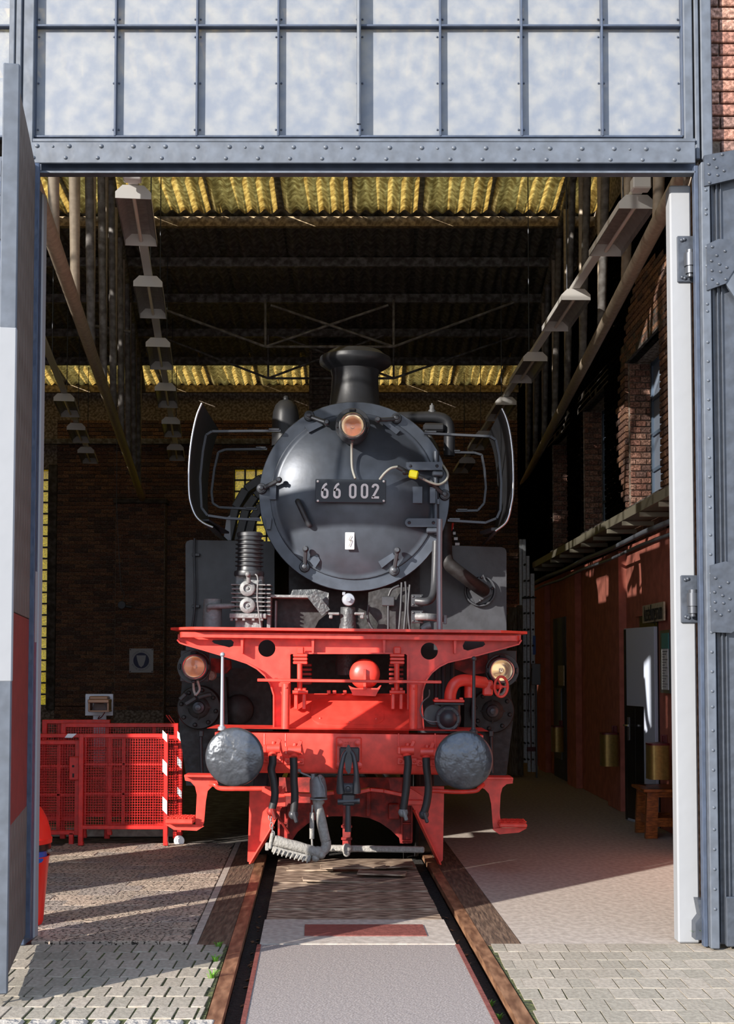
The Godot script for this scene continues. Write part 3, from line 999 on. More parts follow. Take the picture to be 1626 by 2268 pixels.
func build_shed() -> void:
	var o := struct("wall_right", "brick right wall of the shed with red plaster below and deep windows", "wall")
	var b := MB.new()
	wbox(b, 8.4, 26.2, -0.1, 3.62, 0.0, 0.4)
	wbox(b, 8.4, 26.2, 5.4, 8.7, 0.0, 0.4)
	var at := 8.4
	for w in RIGHT_WINDOWS + [[26.2, 26.2]]:
		wbox(b, at, w[0], 3.62, 5.4, 0.0, 0.4)
		at = w[1]
	put(b, "core", M.mortar)
	b = MB.new()
	wbox(b, 8.45, 26.0, 0.0, 3.18, -0.04, 0.0)
	for d in [11.9, 15.75, 18.75, 21.6]:
		wbox(b, d, d + 0.75, 0.0, 3.12, -0.13, -0.03)
	put(b, "plaster", M.plaster_red)
	var holes := []
	for w in RIGHT_WINDOWS:
		holes.append(Rect2(w[0] - 12.0, 3.62 - 3.18, w[1] - w[0], 1.78))
	var u := Vector3(wall_x(25.5) - wall_x(12.0), 0, -13.5).normalized()
	var out := Vector3(u.z, 0, -u.x).normalized()
	bricks(o, "sootbrick", Vector3(wall_x(12.0), 3.18, -12.0) + out * 0.03, u, out, 13.6, 4.4, holes, Vector3(3.0, 4.6, -14.5))
	for w in RIGHT_WINDOWS:                                   # brick reveal that faces the doorway, concrete lintel
		bricks(o, "brick", Vector3(wall_x(w[1]) + 0.012, 3.62, -w[1] + 0.02), Vector3.RIGHT, Vector3.BACK, 0.25, 1.78, [], Vector3(3, 4, 0), 60, 0.13)
		b = MB.new()
		wbox(b, w[0] - 0.25, w[1] + 0.25, 5.4, 5.64, -0.035, 0.1)
		put(b, "window_lintel", M.concrete_dark)
		b = MB.new()
		wbox(b, w[0], w[1], 3.55, 3.63, -0.05, 0.3)
		put(b, "window_sill", M.concrete_dark)
	var n := 3
	for w in RIGHT_WINDOWS:
		struct("window_%d" % n, ["deep window nearest the doorway in the right wall", "deep window in the right wall, second from the doorway", "deep window in the right wall, third from the doorway", "deep window in the right wall, farthest from the doorway"][n - 3], "window")
		n += 1
		b = MB.new()
		for k in 4:
			var d := lerpf(w[0] + 0.04, w[1] - 0.04, k / 3.0)
			wbox(b, d - 0.03, d + 0.03, 3.62, 5.4, 0.27, 0.32)
		for k in 5:
			var y := lerpf(3.65, 5.37, k / 4.0)
			wbox(b, w[0], w[1], y - 0.02, y + 0.02, 0.27, 0.31)
		put(b, "window_frame", M.window_blue)
		for k in 3:
			for j in 4:
				b = MB.new()
				var d := lerpf(w[0] + 0.04, w[1] - 0.04, k / 3.0)
				var d2 := lerpf(w[0] + 0.04, w[1] - 0.04, (k + 1) / 3.0)
				wbox(b, d + 0.03, d2 - 0.03, lerpf(3.65, 5.37, j / 4.0) + 0.02, lerpf(3.65, 5.37, (j + 1) / 4.0) - 0.02, 0.29, 0.296)
				put(b, "pane", M.glass_dirty)
	# rear wall
	o = struct("wall_rear", "dark sooty brick rear wall of the shed", "wall")
	b = MB.new()
	var wy := [0.98, 5.64]
	var wx := [[-8.3, -6.27], [-2.62, -0.7]]
	b.box(Vector3(-4.0, 0.44, -25.8), Vector3(15.0, 1.08, 0.4))
	b.box(Vector3(-4.0, 7.2, -25.8), Vector3(15.0, 3.12, 0.4))
	for s in [[-11.5, -8.3], [-6.27, -2.62], [-0.7, 3.5]]:
		b.box(Vector3((s[0] + s[1]) / 2, 3.3, -25.8), Vector3(s[1] - s[0], 4.7, 0.4))
	put(b, "core", M.mortar)
	b = MB.new()
	b.box(Vector3(-6.16, 3.3, -25.55), Vector3(0.16, 4.8, 0.1), Basis.IDENTITY, 0.01)
	put(b, "window_surround", M.concrete_dark)
	b = MB.new()
	b.box(Vector3(-4.6, 6.15, -25.5), Vector3(5.4, 0.11, 0.1), Basis.IDENTITY, 0.01)
	put(b, "wall_beam", M.roof_steel)
	bricks(o, "sootbrick", Vector3(-6.1, 0.2, -25.575), Vector3.RIGHT, Vector3.BACK, 9.1, 6.4, [Rect2(3.48, 0.78, 1.92, 4.66), Rect2(1.22, 0.0, 0.96, 4.72)], Vector3(-5.4, 2.9, -25.5))
	o = struct("pilaster", "sooty brick pilaster on the rear wall under the left roof truss", "pilaster")
	b = MB.new()
	b.box(Vector3(-4.4, 2.46, -25.45), Vector3(0.96, 4.92, 0.3))
	put(b, "core", M.mortar)
	b = MB.new()
	b.box(Vector3(-4.4, 4.95, -25.42), Vector3(1.04, 0.09, 0.42), Basis.IDENTITY, 0.01)
	put(b, "cap_stone", M.concrete_dark)
	bricks(o, "sootbrick", Vector3(-4.87, 0.9, -25.275), Vector3.RIGHT, Vector3.BACK, 0.94, 4.0, [], Vector3(-4.4, 3.0, -25))
	for k in 2:
		struct("window_%d" % (n + k), ["tall yellow-lit window of small panes at the left end of the rear wall", "yellow-lit window of small panes in the rear wall behind the locomotive"][k], "window")
		b = MB.new()
		var nx := 9
		var ny := 21
		for i in nx + 1:
			b.box(Vector3(lerpf(wx[k][0], wx[k][1], float(i) / nx), 3.31, -25.7), Vector3(0.03, 4.66, 0.05))
		for j in ny + 1:
			b.box(Vector3((wx[k][0] + wx[k][1]) / 2, lerpf(wy[0], wy[1], float(j) / ny), -25.7), Vector3(wx[k][1] - wx[k][0], 0.03, 0.05))
		put(b, "glazing_bars", M.frame_dark)
		var sx: float = (wx[k][1] - wx[k][0]) / nx
		var sy: float = (wy[1] - wy[0]) / ny
		var pane := brick_mesh(Vector3(sx - 0.03, sy - 0.03, 0.006), 0.0)
		for i in nx:
			for j in ny:
				inst(pane, "pane", M.glass_yellow, Transform3D(Basis.from_euler(Vector3(rng.randf_range(-0.02, 0.02), 0, 0)), Vector3(wx[k][0] + (i + 0.5) * sx, wy[0] + (j + 0.5) * sy, -25.7)))
	struct("wall_left", "far left outer wall of the shed, beyond the neighbouring bay", "wall")
	b = MB.new()
	b.box(Vector3(-11.3, 4.2, -17.0), Vector3(0.4, 9.0, 18.0))
	put(b, "core", M.plaster_red)


# ---------- roof ----------
func roof_y(d: float) -> float:
	return EYE + 7.771 - 0.0883 * d

func sheet_mesh(l: float) -> ArrayMesh:                       # five waves wide, lying along z, its far end hanging lower
	var b := MB.new()
	var w := 0.885
	var k := 50
	for i in k:
		var p := []
		var nn := []
		for j in 2:
			var x := w * (i + j) / k
			var a := TAU * x / 0.177
			for z in 2:
				p.append(Vector3(x - w / 2, 0.028 * cos(a) - 0.07 * z, -l * z))
			nn.append(Vector3(0.028 * sin(a) * TAU / 0.177, 1, 0).normalized())
		b.quad(p[0], p[2], p[3], p[1], nn[0], nn[1], nn[1], nn[0])
	return b.mesh()

func build_roof() -> void:
	var o := struct("ceiling", "roof of corrugated sheets on purlins, some rows of them yellow and light-passing", "roof")
	var rows := [[8.0, 9.6], [9.6, 11.2], [11.2, 12.8], [12.8, 14.4], [14.4, 15.95], [15.95, 17.55], [17.55, 19.1], [19.1, 20.65], [20.65, 22.2], [22.2, 23.75], [23.75, 25.35], [25.35, 26.2]]
	for i in rows.size():
		var r: Array = rows[i]
		var me := sheet_mesh(r[1] - r[0] + 0.08)
		var clear: bool = i in [1, 2, 3, 5, 10]
		for k in 16:
			var x := -11.1 + k * 0.945 + rng.randf_range(-0.01, 0.01)
			var slope := atan(0.0883)
			inst(me, "clear_sheet" if clear else "dark_sheet", M.sheet_clear if clear else M.sheet_dark, Transform3D(Basis.from_euler(Vector3(-slope, rng.randf_range(-0.01, 0.01), 0)), Vector3(x, roof_y(r[0]) + 0.09, -r[0])), o)
	var b := MB.new()
	for k in 17:
		b.bar(Vector3(-11.57 + k * 0.945, roof_y(8.0) + 0.14, -8.0), Vector3(-11.57 + k * 0.945, roof_y(26.2) + 0.14, -26.2), 0.2, 0.05)
	put(b, "joint_strip", M.sheet_dark)
	b = MB.new()
	for r in [[7.6, 9.6], [14.4, 16.0], [17.5, 23.8], [25.3, 26.4]]:
		b.hull8([Vector3(-11.6, roof_y(r[0]) + 0.17, -r[0]), Vector3(3.7, roof_y(r[0]) + 0.17, -r[0]), Vector3(3.7, roof_y(r[1]) + 0.17, -r[1]), Vector3(-11.6, roof_y(r[1]) + 0.17, -r[1]), Vector3(-11.6, roof_y(r[0]) + 0.35, -r[0]), Vector3(3.7, roof_y(r[0]) + 0.35, -r[0]), Vector3(3.7, roof_y(r[1]) + 0.35, -r[1]), Vector3(-11.6, roof_y(r[1]) + 0.35, -r[1])])
	put(b, "roof_boards", M.sheet_dark)
	for d in [9.4, 11.0, 12.6, 14.2, 15.7, 17.75, 19.15, 20.6, 22.2, 23.7, 25.4]:
		b = MB.new()
		b.box(Vector3(-3.9, roof_y(d) - 0.07, -d), Vector3(15.2, 0.14, 0.09), Basis.IDENTITY, 0.006)
		put(b, "purlin", M.purlin if d in [17.75, 25.4] else M.roof_steel)
	# trusses between the bays
	truss("roof truss of pale pipes along the left side of the bay", W(105, 500, 9.8), W(315, 1105, 25.3))
	truss("roof truss of pale pipes along the right side of the bay", W(1480, 450, 9.9), W(1158, 1072, 25.3))
	# wind bracing under the roof
	for k in 2:
		var d: float = [18.6, 21.6][k]
		o = thing("wind_bracing", ["nearer thin rod bracing under the roof between the trusses", "farther thin rod bracing under the roof between the trusses"][k], "bracing", Vector3.ZERO, Vector3.ZERO, "rod bracing under the roof")
		b = MB.new()
		for l in [[[[370, 688], [588, 768], [872, 768], [1138, 670]], [[588, 768], [860, 676]], [[600, 676], [872, 768]], [[588, 768], [588, 664]], [[872, 768], [872, 664]], [[290, 735], [200, 720]]], [[[372, 752], [594, 838], [872, 838], [1142, 744]], [[594, 838], [850, 742]], [[612, 742], [872, 838]], [[594, 838], [594, 742]], [[872, 838], [872, 742]]]][k]:
			for i in l.size() - 1:
				b.tube([W(l[i][0], l[i][1], d), W(l[i + 1][0], l[i + 1][1], d)], 0.02, 6)
		put(b, "rod", M.roof_steel)
	# smoke shaft of slats behind the chimney
	o = thing("smoke_shaft", "square slatted smoke shaft hanging from the roof behind the chimney", "smoke shaft", Vector3(0, 0, 0))
	var d := 22.6
	var x0 := W(688, 800, d).x
	var x1 := W(778, 800, d).x
	b = MB.new()
	for x in [x0, x1]:
		for z in [0.0, 0.6]:
			b.box(Vector3(x, 6.0, -d - z), Vector3(0.05, 3.3, 0.05), Basis.IDENTITY, 0.004)
	put(b, "corner_post", M.louvre)
	for i in 38:
		b = MB.new()
		b.box(Vector3((x0 + x1) / 2, 4.35 + i * 0.08, -d), Vector3(x1 - x0, 0.074, 0.02), Basis.from_euler(Vector3(-0.25, 0, 0)), 0.003)
		put(b, "slat", M.louvre)
	b = MB.new()
	b.box(Vector3((x0 + x1) / 2, 5.85, -d - 0.35), Vector3(x1 - x0 - 0.05, 3.1, 0.5))
	put(b, "lining", M.sheet_dark)
	lights()

func truss(label: String, a: Vector3, e: Vector3) -> void:
	thing("roof_truss", label, "truss", Vector3.ZERO, Vector3.ZERO, "roof trusses")
	var b := MB.new()
	var back := a + (a - e).normalized() * 1.2
	back = back if back.z < -8.6 else a
	b.tube([back, e], 0.062, 12)
	put(b, "bottom_chord", M.truss_paint)
	var top := func(t: float) -> Vector3:
		var p := a.lerp(e, t)
		return Vector3(p.x, roof_y(-p.z) - 0.12, p.z)
	b = MB.new()
	b.tube([top.call(-0.05), top.call(1.0)], 0.055, 10)
	put(b, "top_chord", M.roof_steel)
	var m := 9
	for i in m:
		b = MB.new()
		var t := 0.03 + i / float(m)
		b.tube([a.lerp(e, t), top.call(t - 0.005)], 0.036, 8)
		put(b, "hanger", M.truss_paint)
		b = MB.new()
		b.tube([a.lerp(e, t), top.call(t - 0.055)], 0.045, 8)
		put(b, "strut", M.truss_paint if i < 2 else M.roof_steel)


# ---------- strip lights ----------
func lights() -> void:
	var rows := [["left", W(295, 440, 10.9), W(388, 1006, 23.7), 6, 0], ["right", W(1411, 462, 10.6), W(1035, 1014, 24.0), 6, 0], ["far left", W(62, 700, 14.4), W(190, 1006, 23.7), 5, 2]]
	var nth := ["nearest to the doorway", "second from the doorway", "third from the doorway", "fourth from the doorway", "fifth from the doorway", "farthest from the doorway"]
	for r in rows:
		var a: Vector3 = r[1]
		var e: Vector3 = r[2]
		e.y = a.y
		var dir := (e - a).normalized()
		var cnt: int = r[3]
		var step := a.distance_to(e) / (cnt - 1)
		var yaw := atan2(-dir.x, -dir.z)
		var proto: Node3D = null
		for i in range(r[4], cnt):
			var at := a + dir * step * i
			var lab := "off white strip light in the %s row, %s" % [r[0], nth[i if r[4] == 0 else [0, 0, 0, 1, 5][i]]]
			if proto == null:
				proto = thing("strip_light", lab, "strip light", at, Vector3(0, yaw, 0), "strip lights in the %s row" % r[0])
				strip_light()
			else:
				var c := proto.duplicate()
				c.name = numbered("strip_light")
				add_child(c)
				c.position = at
				c.set_meta("label", lab)
		cur = thing("light_channel", "white channel that carries the strip lights of the %s row" % r[0], "channel", Vector3.ZERO, Vector3.ZERO, "light channels")
		var b := MB.new()
		b.bar(a + Vector3(0, 0.145, 0) - dir * 0.18, e + Vector3(0, 0.145, 0) + dir * 1.3, 0.085, 0.05, Vector3.UP, 0.005)
		put(b, "channel", M.lamp_white)
		for i in cnt:
			b = MB.new()
			var p := a + dir * (step * i + 0.5) + Vector3(0, 0.17, 0)
			b.tube([p, Vector3(p.x, roof_y(-p.z) - 0.02, p.z)], 0.007, 5)
			put(b, "chain", M.dark_steel)
		b = MB.new()
		b.box(a + Vector3(0, 0.15, 0) - dir * 0.14, Vector3(0.15, 0.1, 0.12), Basis.from_euler(Vector3(0, yaw, 0)), 0.01)
		put(b, "end_box", M.lamp_white)

func strip_light() -> void:
	var l := 1.25
	var prof := PackedVector2Array([Vector2(-0.15, 0), Vector2(-0.15, 0.055), Vector2(-0.09, 0.115), Vector2(0.09, 0.115), Vector2(0.15, 0.055), Vector2(0.15, 0)])
	var inner := PackedVector2Array()
	for p in prof:
		inner.append(Vector2(p.x * 0.97, p.y - 0.004))
	var b := MB.new()
	var li := MB.new()
	for i in 5:
		for k in 2:
			var t := b if k == 0 else li
			var s := prof if k == 0 else inner
			var m := Vector2(0, 0.02)
			var q := [Vector3(s[i].x, s[i].y, 0), Vector3(s[i + 1].x, s[i + 1].y, 0), Vector3(s[i + 1].x, s[i + 1].y, -l), Vector3(s[i].x, s[i].y, -l)]
			t.face(q, Vector3(m.x, m.y, -l / 2) if k == 0 else (q[0] + q[1]) / 2 * 2.0 - Vector3(0, 0.02, 0))
	put(b, "housing", M.lamp_white)
	put(li, "reflector", M.lamp_inner)
	for z in [0.0, -l]:
		b = MB.new()
		b.prism(prof, Transform3D(Basis.IDENTITY, Vector3(0, 0, z + 0.004)), 0.008)
		put(b, "end_cap", M.lamp_white)
	b = MB.new()
	b.tube([Vector3(0, 0.04, -0.03), Vector3(0, 0.04, -l + 0.03)], 0.017, 8)
	put(b, "tube", M.tube)


# ---------- locomotive ----------
func stroke(b: MB, pts: PackedVector2Array, w: float, xf: Transform3D, th: float) -> void:      # a raised stroke of lettering
	for p in Geometry2D.offset_polyline(pts, w / 2, Geometry2D.JOIN_ROUND, Geometry2D.END_BUTT):
		if p.size() > 2 and not Geometry2D.is_polygon_clockwise(p):
			b.prism(p, xf, th)

func arc(c: Vector2, rx: float, ry: float, a0: float, a1: float, k := 10) -> PackedVector2Array:
	var o := PackedVector2Array()
	for i in k + 1:
		var a := deg_to_rad(lerpf(a0, a1, float(i) / k))
		o.append(c + Vector2(cos(a) * rx, sin(a) * ry))
	return o

func digit(b: MB, ch: String, x: float, h: float, xf: Transform3D) -> void:
	var w := h * 0.5
	var t := h * 0.15
	var lines := []
	match ch:
		"0":
			for s in [[-1.0, 180.0], [1.0, 0.0]]:
				var p := PackedVector2Array()
				p.append_array(arc(Vector2(w / 2, h - w / 2), w / 2 - t / 2, w / 2 - t / 2, 90.0, s[1], 8))
				p.append_array(arc(Vector2(w / 2, w / 2), w / 2 - t / 2, w / 2 - t / 2, s[1], 270.0 if s[1] > 90.0 else -90.0, 8))
				lines.append(p)
		"6":
			var p := PackedVector2Array([Vector2(w * 0.78, h - t * 0.1)])
			p.append_array(arc(Vector2(w * 0.78, h * 0.36), w * 0.78 - t / 2, h * 0.62, 100.0, 180.0, 8))
			p.append_array(arc(Vector2(w / 2, w / 2), w / 2 - t / 2, w / 2 - t / 2, 180.0, 360.0, 10))
			lines.append(p)
			p = arc(Vector2(w / 2, h * 0.62 - w / 2 + t / 2), w / 2 - t / 2, w / 2 - t / 2, 0.0, 160.0, 9)
			p.insert(0, Vector2(w - t / 2, w / 2))
			lines.append(p)
		"2":
			var p := arc(Vector2(w / 2, h - w / 2), w / 2 - t / 2, w / 2 - t / 2, 185.0, -30.0, 10)
			p.append(Vector2(t * 0.55, t * 0.5))
			lines.append(p)
			lines.append(PackedVector2Array([Vector2(0.0, t / 2), Vector2(w, t / 2)]))
		"1":
			lines.append(PackedVector2Array([Vector2(w * 0.15, h * 0.72), Vector2(w * 0.6, h * 0.96), Vector2(w * 0.6, 0)]))
	for p in lines:
		var q := PackedVector2Array()
		for v in p:
			q.append(v + Vector2(x, 0))
		stroke(b, q, t, xf, 0.006)

func text_mesh(s: String, size: float, depth := 0.004) -> ArrayMesh:
	var t := TextMesh.new()
	var f := SystemFont.new()
	f.font_names = PackedStringArray(["Droid Sans"])
	t.font = f
	t.text = s
	t.font_size = 32
	t.pixel_size = size / 32.0
	t.depth = depth
	var a := ArrayMesh.new()
	a.add_surface_from_arrays(Mesh.PRIMITIVE_TRIANGLES, t.get_mesh_arrays())
	return a

func add_text(b: MB, me: ArrayMesh, xf: Transform3D) -> void:
	var a := me.surface_get_arrays(0)
	var vs: PackedVector3Array = a[Mesh.ARRAY_VERTEX]
	var ns: PackedVector3Array = a[Mesh.ARRAY_NORMAL]
	var ix: PackedInt32Array = a[Mesh.ARRAY_INDEX]
	for i in ix:
		b.v.append(xf * vs[i])
		b.n.append((xf.basis * ns[i]).normalized())

func sub(m: Node) -> void:
	cur = m

func build_locomotive() -> void:
	var loco := thing("steam_locomotive", "black steam locomotive with red front frame and round smokebox door standing in the doorway", "locomotive", T(0.0, 11.0), Vector3(0, 0, -0.011))
	smokebox(loco)
	door_fittings(loco)
	chimney_and_deflectors(loco)
	tanks_and_pump(loco)
	platform(loco)
	beam(loco)
	below_beam(loco)
	running_gear(loco)
	cloths()

func smokebox(loco: Node3D) -> void:
	var b := MB.new()
	# ring and barrel: axis through (785, 1099)
	disc(b, 785, 1099, 11.95, v2([0.77, -0.05, 0.765, 0.0, 0.87, 0.0, 0.876, -0.008, 0.876, -0.05, 0.862, -0.06, 0.862, -3.0]), 72)
	put(b, "smokebox_ring", M.smokebox, loco)
	b = MB.new()
	disc(b, 785, 1099, 11.95, v2([0.0, 0.175, 0.1, 0.173, 0.22, 0.163, 0.34, 0.146, 0.46, 0.121, 0.57, 0.09, 0.66, 0.057, 0.71, 0.034, 0.735, 0.022, 0.75, 0.024, 0.765, 0.02, 0.77, 0.005, 0.77, -0.04]), 72)
	var door := put(b, "smokebox_door", M.smokebox, loco)
	b = MB.new()
	b.tube([P(785, 1099, 14.9), P(775, 1110, 19.5)], 0.86, 32)
	put(b, "boiler", M.black, loco)
	# grab handle, small plates on the door
	b = MB.new()
	pt(b, [[661, 1114, 11.86], [660, 1111, 11.8], [668, 1128, 11.78], [682, 1158, 11.78], [686, 1163, 11.8], [685, 1160, 11.86]], 0.026)
	put(b, "grab_handle", M.black, door)
	b = MB.new()
	pb(b, 765, 1179, 785, 1217, 11.8, 0.012, 0.003)
	put(b, "builder_plate", M.white_enamel, door, "small white enamel plate with a faded mark")
	b = MB.new()
	pt(b, [[778, 1186, 11.786], [773, 1196, 11.786], [778, 1196, 11.786], [773, 1210, 11.786]], 0.004, 5)
	put(b, "faded_bolt_mark", M.lagging, door)
	for r in [[914, 1077, 936, 1115], [952, 1078, 965, 1115], [968, 1105, 974, 1117], [900, 1023, 930, 1036]]:
		b = MB.new()
		pb(b, r[0], r[1], r[2], r[3], 11.84, 0.03, 0.003)
		put(b, "small_plate", M.smokebox, door)

func door_fittings(loco: Node3D) -> void:
	# clamps round the ring: bolt on the ring, arm to the door
	for c in [[685, 922, 724, 936], [878, 928, 837, 930], [580, 1083, 618, 1063], [985, 1097, 954, 1069], [675, 1256, 677, 1216], [873, 1264, 880, 1219]]:
		var b := MB.new()
		disc(b, c[0], c[1], 11.95, v2([0.05, -0.02, 0.05, 0.03, 0.043, 0.04, 0.036, 0.04, 0.036, 0.065, 0.022, 0.068, 0.022, 0.09, 0.016, 0.094, 0, 0.094]), 20)
		var a := P(c[0], c[1], 11.9)
		var e := P(c[2], c[3], 11.82)
		b.bar(a, e, 0.036, 0.03, Vector3.BACK, 0.008)
		b.ball(e, 0.03, 12)
		b.tube([e, e + Vector3(0, 0, 0.05)], 0.018, 8)
		put(b, "door_clamp", M.dark_steel, loco)
	# wedge plates on the door under the clamps
	for w in [[[674, 943], [707, 932], [716, 942], [684, 958]], [[848, 938], [857, 933], [886, 954], [878, 962]], [[598, 1076], [612, 1073], [611, 1106], [597, 1106]], [[682, 1238], [703, 1228], [709, 1241], [698, 1258]], [[838, 1244], [870, 1224], [876, 1234], [846, 1258]], [[588, 1145], [602, 1147], [599, 1172], [591, 1172]]]:
		var b := MB.new()
		pp(b, w, 11.88, 0.04)
		put(b, "wedge_plate", M.smokebox, loco)
	# hinges on the right
	for h in [[900, 1023, 980, 1041, 11.83], [897, 1148, 972, 1167, 11.83]]:
		var b := MB.new()
		var y: float = (h[1] + h[3]) / 2.0
		var r: float = (h[3] - h[1]) / 2.0
		var pg := [[h[2], h[1]], [h[2], h[3]]]
		for i in 9:
			var a := PI / 2 + PI * i / 8
			pg.append([h[0] + r + r * cos(a), y + r * sin(a)])
		pp(b, pg, h[4], 0.05)
		b.ball(P(h[0] + r, y, h[4]), 0.016, 8)
		b.ball(P(h[2] - 12, y, h[4]), 0.016, 8)
		put(b, "hinge_strap", M.smokebox, loco)
	var hb := MB.new()
	pt(hb, [[966, 1000, 11.9], [966, 1185, 11.9]], 0.028, 12)
	put(hb, "hinge_pin", M.smokebox, loco)
	for r in [[958, 1042, 983, 1054], [945, 1168, 974, 1180]]:
		hb = MB.new()
		pb(hb, r[0], r[1], r[2], r[3], 11.82, 0.12, 0.01)
		put(hb, "hinge_block", M.smokebox, loco)
	# number plate
	hb = MB.new()
	pb(hb, 699, 1061, 855, 1114, 11.7, 0.02, 0.003)
	var plate := put(hb, "number_plate", M.plate_blue, loco, "dark number plate with raised white figures 66 002")
	for c in [[704, 1066], [850, 1066], [704, 1109], [850, 1109]]:
		hb = MB.new()
		rivet(hb, P(c[0], c[1], 11.7), 0.011)
		put(hb, "plate_bolt", M.white_enamel, plate)
	var s := P(711, 1103, 11.7).distance_to(P(711, 1070, 11.7))
	for k in [["6", 711], ["6", 738], ["0", 773], ["0", 799], ["2", 823]]:
		hb = MB.new()
		digit(hb, k[0], 0.0, s, Transform3D(Basis.IDENTITY, P(k[1], 1104, 11.695)))
		put(hb, "figure", M.white_enamel, plate)
	# top lamp and its cables
	lamp(loco, 781, 942, 11.52, 0.112, 0.3, true)
	hb = MB.new()
	pt(hb, [[780, 972, 11.62], [779, 995, 11.72], [780, 1035, 11.73], [787, 1060, 11.7]], 0.011)
	put(hb, "lamp_cable", M.cable_white, loco)
	hb = MB.new()
	pt(hb, [[841, 1062, 11.7], [852, 1048, 11.68], [866, 1037, 11.68], [880, 1034, 11.7]], 0.011)
	put(hb, "lamp_cable", M.cable_white, loco)
	hb = MB.new()
	pt(hb, [[880, 1034, 11.7], [893, 1041, 11.71], [906, 1048, 11.72]], 0.02, 8)
	hb.ball(P(897, 1046, 11.7), 0.028, 10)
	put(hb, "cable_coupling", M.black, loco)
	hb = MB.new()
	var c := P(916, 1051, 11.7)
	hb.box(c, Vector3(0.085, 0.075, 0.05), Basis.from_euler(Vector3(0, 0, -0.2)), 0.012)
	put(hb, "yellow_socket", M.cable_yellow, loco, "bright yellow cable socket")
	hb = MB.new()
	pt(hb, [[926, 1055, 11.71], [936, 1060, 11.72]], 0.02, 8)
	put(hb, "cable_coupling", M.dark_steel, loco)
	hb = MB.new()
	pt(hb, [[936, 1060, 11.72], [952, 1068, 11.76], [972, 1073, 11.8], [988, 1064, 11.85], [992, 1050, 11.87], [985, 1036, 11.9], [976, 1026, 11.92]], 0.011)
	put(hb, "lamp_cable", M.cable_white, loco)

func lamp(loco: Node3D, px: float, py: float, d: float, r: float, depth: float, warm: bool) -> void:
	var b := MB.new()
	disc(b, px, py, d, v2([0.0, -depth, r * 1.05, -depth, r * 1.18, -depth + 0.03, r * 1.2, -0.1, r * 1.1, -0.02, r * 1.1, 0.0, r * 0.98, 0.004]), 32)
	disc(b, px, py, d + depth * 0.75, v2([r * 1.1, -0.03, r * 1.38, -0.03, r * 1.42, 0.0, r * 1.38, 0.02, r * 1.1, 0.02]), 32)
	var ear := P(px, py, d + 0.06)
	b.box(ear + Vector3(0, r * 1.2, 0), Vector3(r * 0.55, r * 0.22, 0.1), Basis.IDENTITY, 0.012)
	b.box(ear - Vector3(0, r * 1.22, 0), Vector3(r * 0.4, r * 0.25, 0.07), Basis.IDENTITY, 0.012)
	for s in [-1, 1]:
		b.box(ear + Vector3(s * r * 1.2, 0, 0), Vector3(r * 0.2, r * 0.5, 0.04), Basis.IDENTITY, 0.008)
	var body := put(b, "headlamp", M.black, loco)
	b = MB.new()
	disc(b, px, py, d, v2([r * 0.86, -0.005, r * 0.88, 0.012, r * 0.95, 0.018, r * 1.02, 0.012, r * 1.05, -0.01]), 36)
	put(b, "lamp_rim", M.polished, body)
	b = MB.new()
	disc(b, px, py, d, v2([r * 0.14, -r * 0.75, r * 0.35, -r * 0.66, r * 0.6, -r * 0.46, r * 0.78, -r * 0.22, r * 0.9, -0.005]), 32)
	put(b, "reflector", M.reflector, body)
	b = MB.new()
	disc(b, px, py, d, v2([0, -r * 0.3, r * 0.07, -r * 0.32, r * 0.13, -r * 0.4, r * 0.14, -r * 0.52, r * 0.09, -r * 0.75, 0, -r * 0.76]), 16)
	put(b, "bulb", M.amber if warm else M.reflector, body)
	b = MB.new()
	disc(b, px, py, d, v2([0, 0.016, r * 0.4, 0.013, r * 0.75, 0.006, r * 0.88, 0.0]), 28)
	put(b, "lens", M.lens, body)

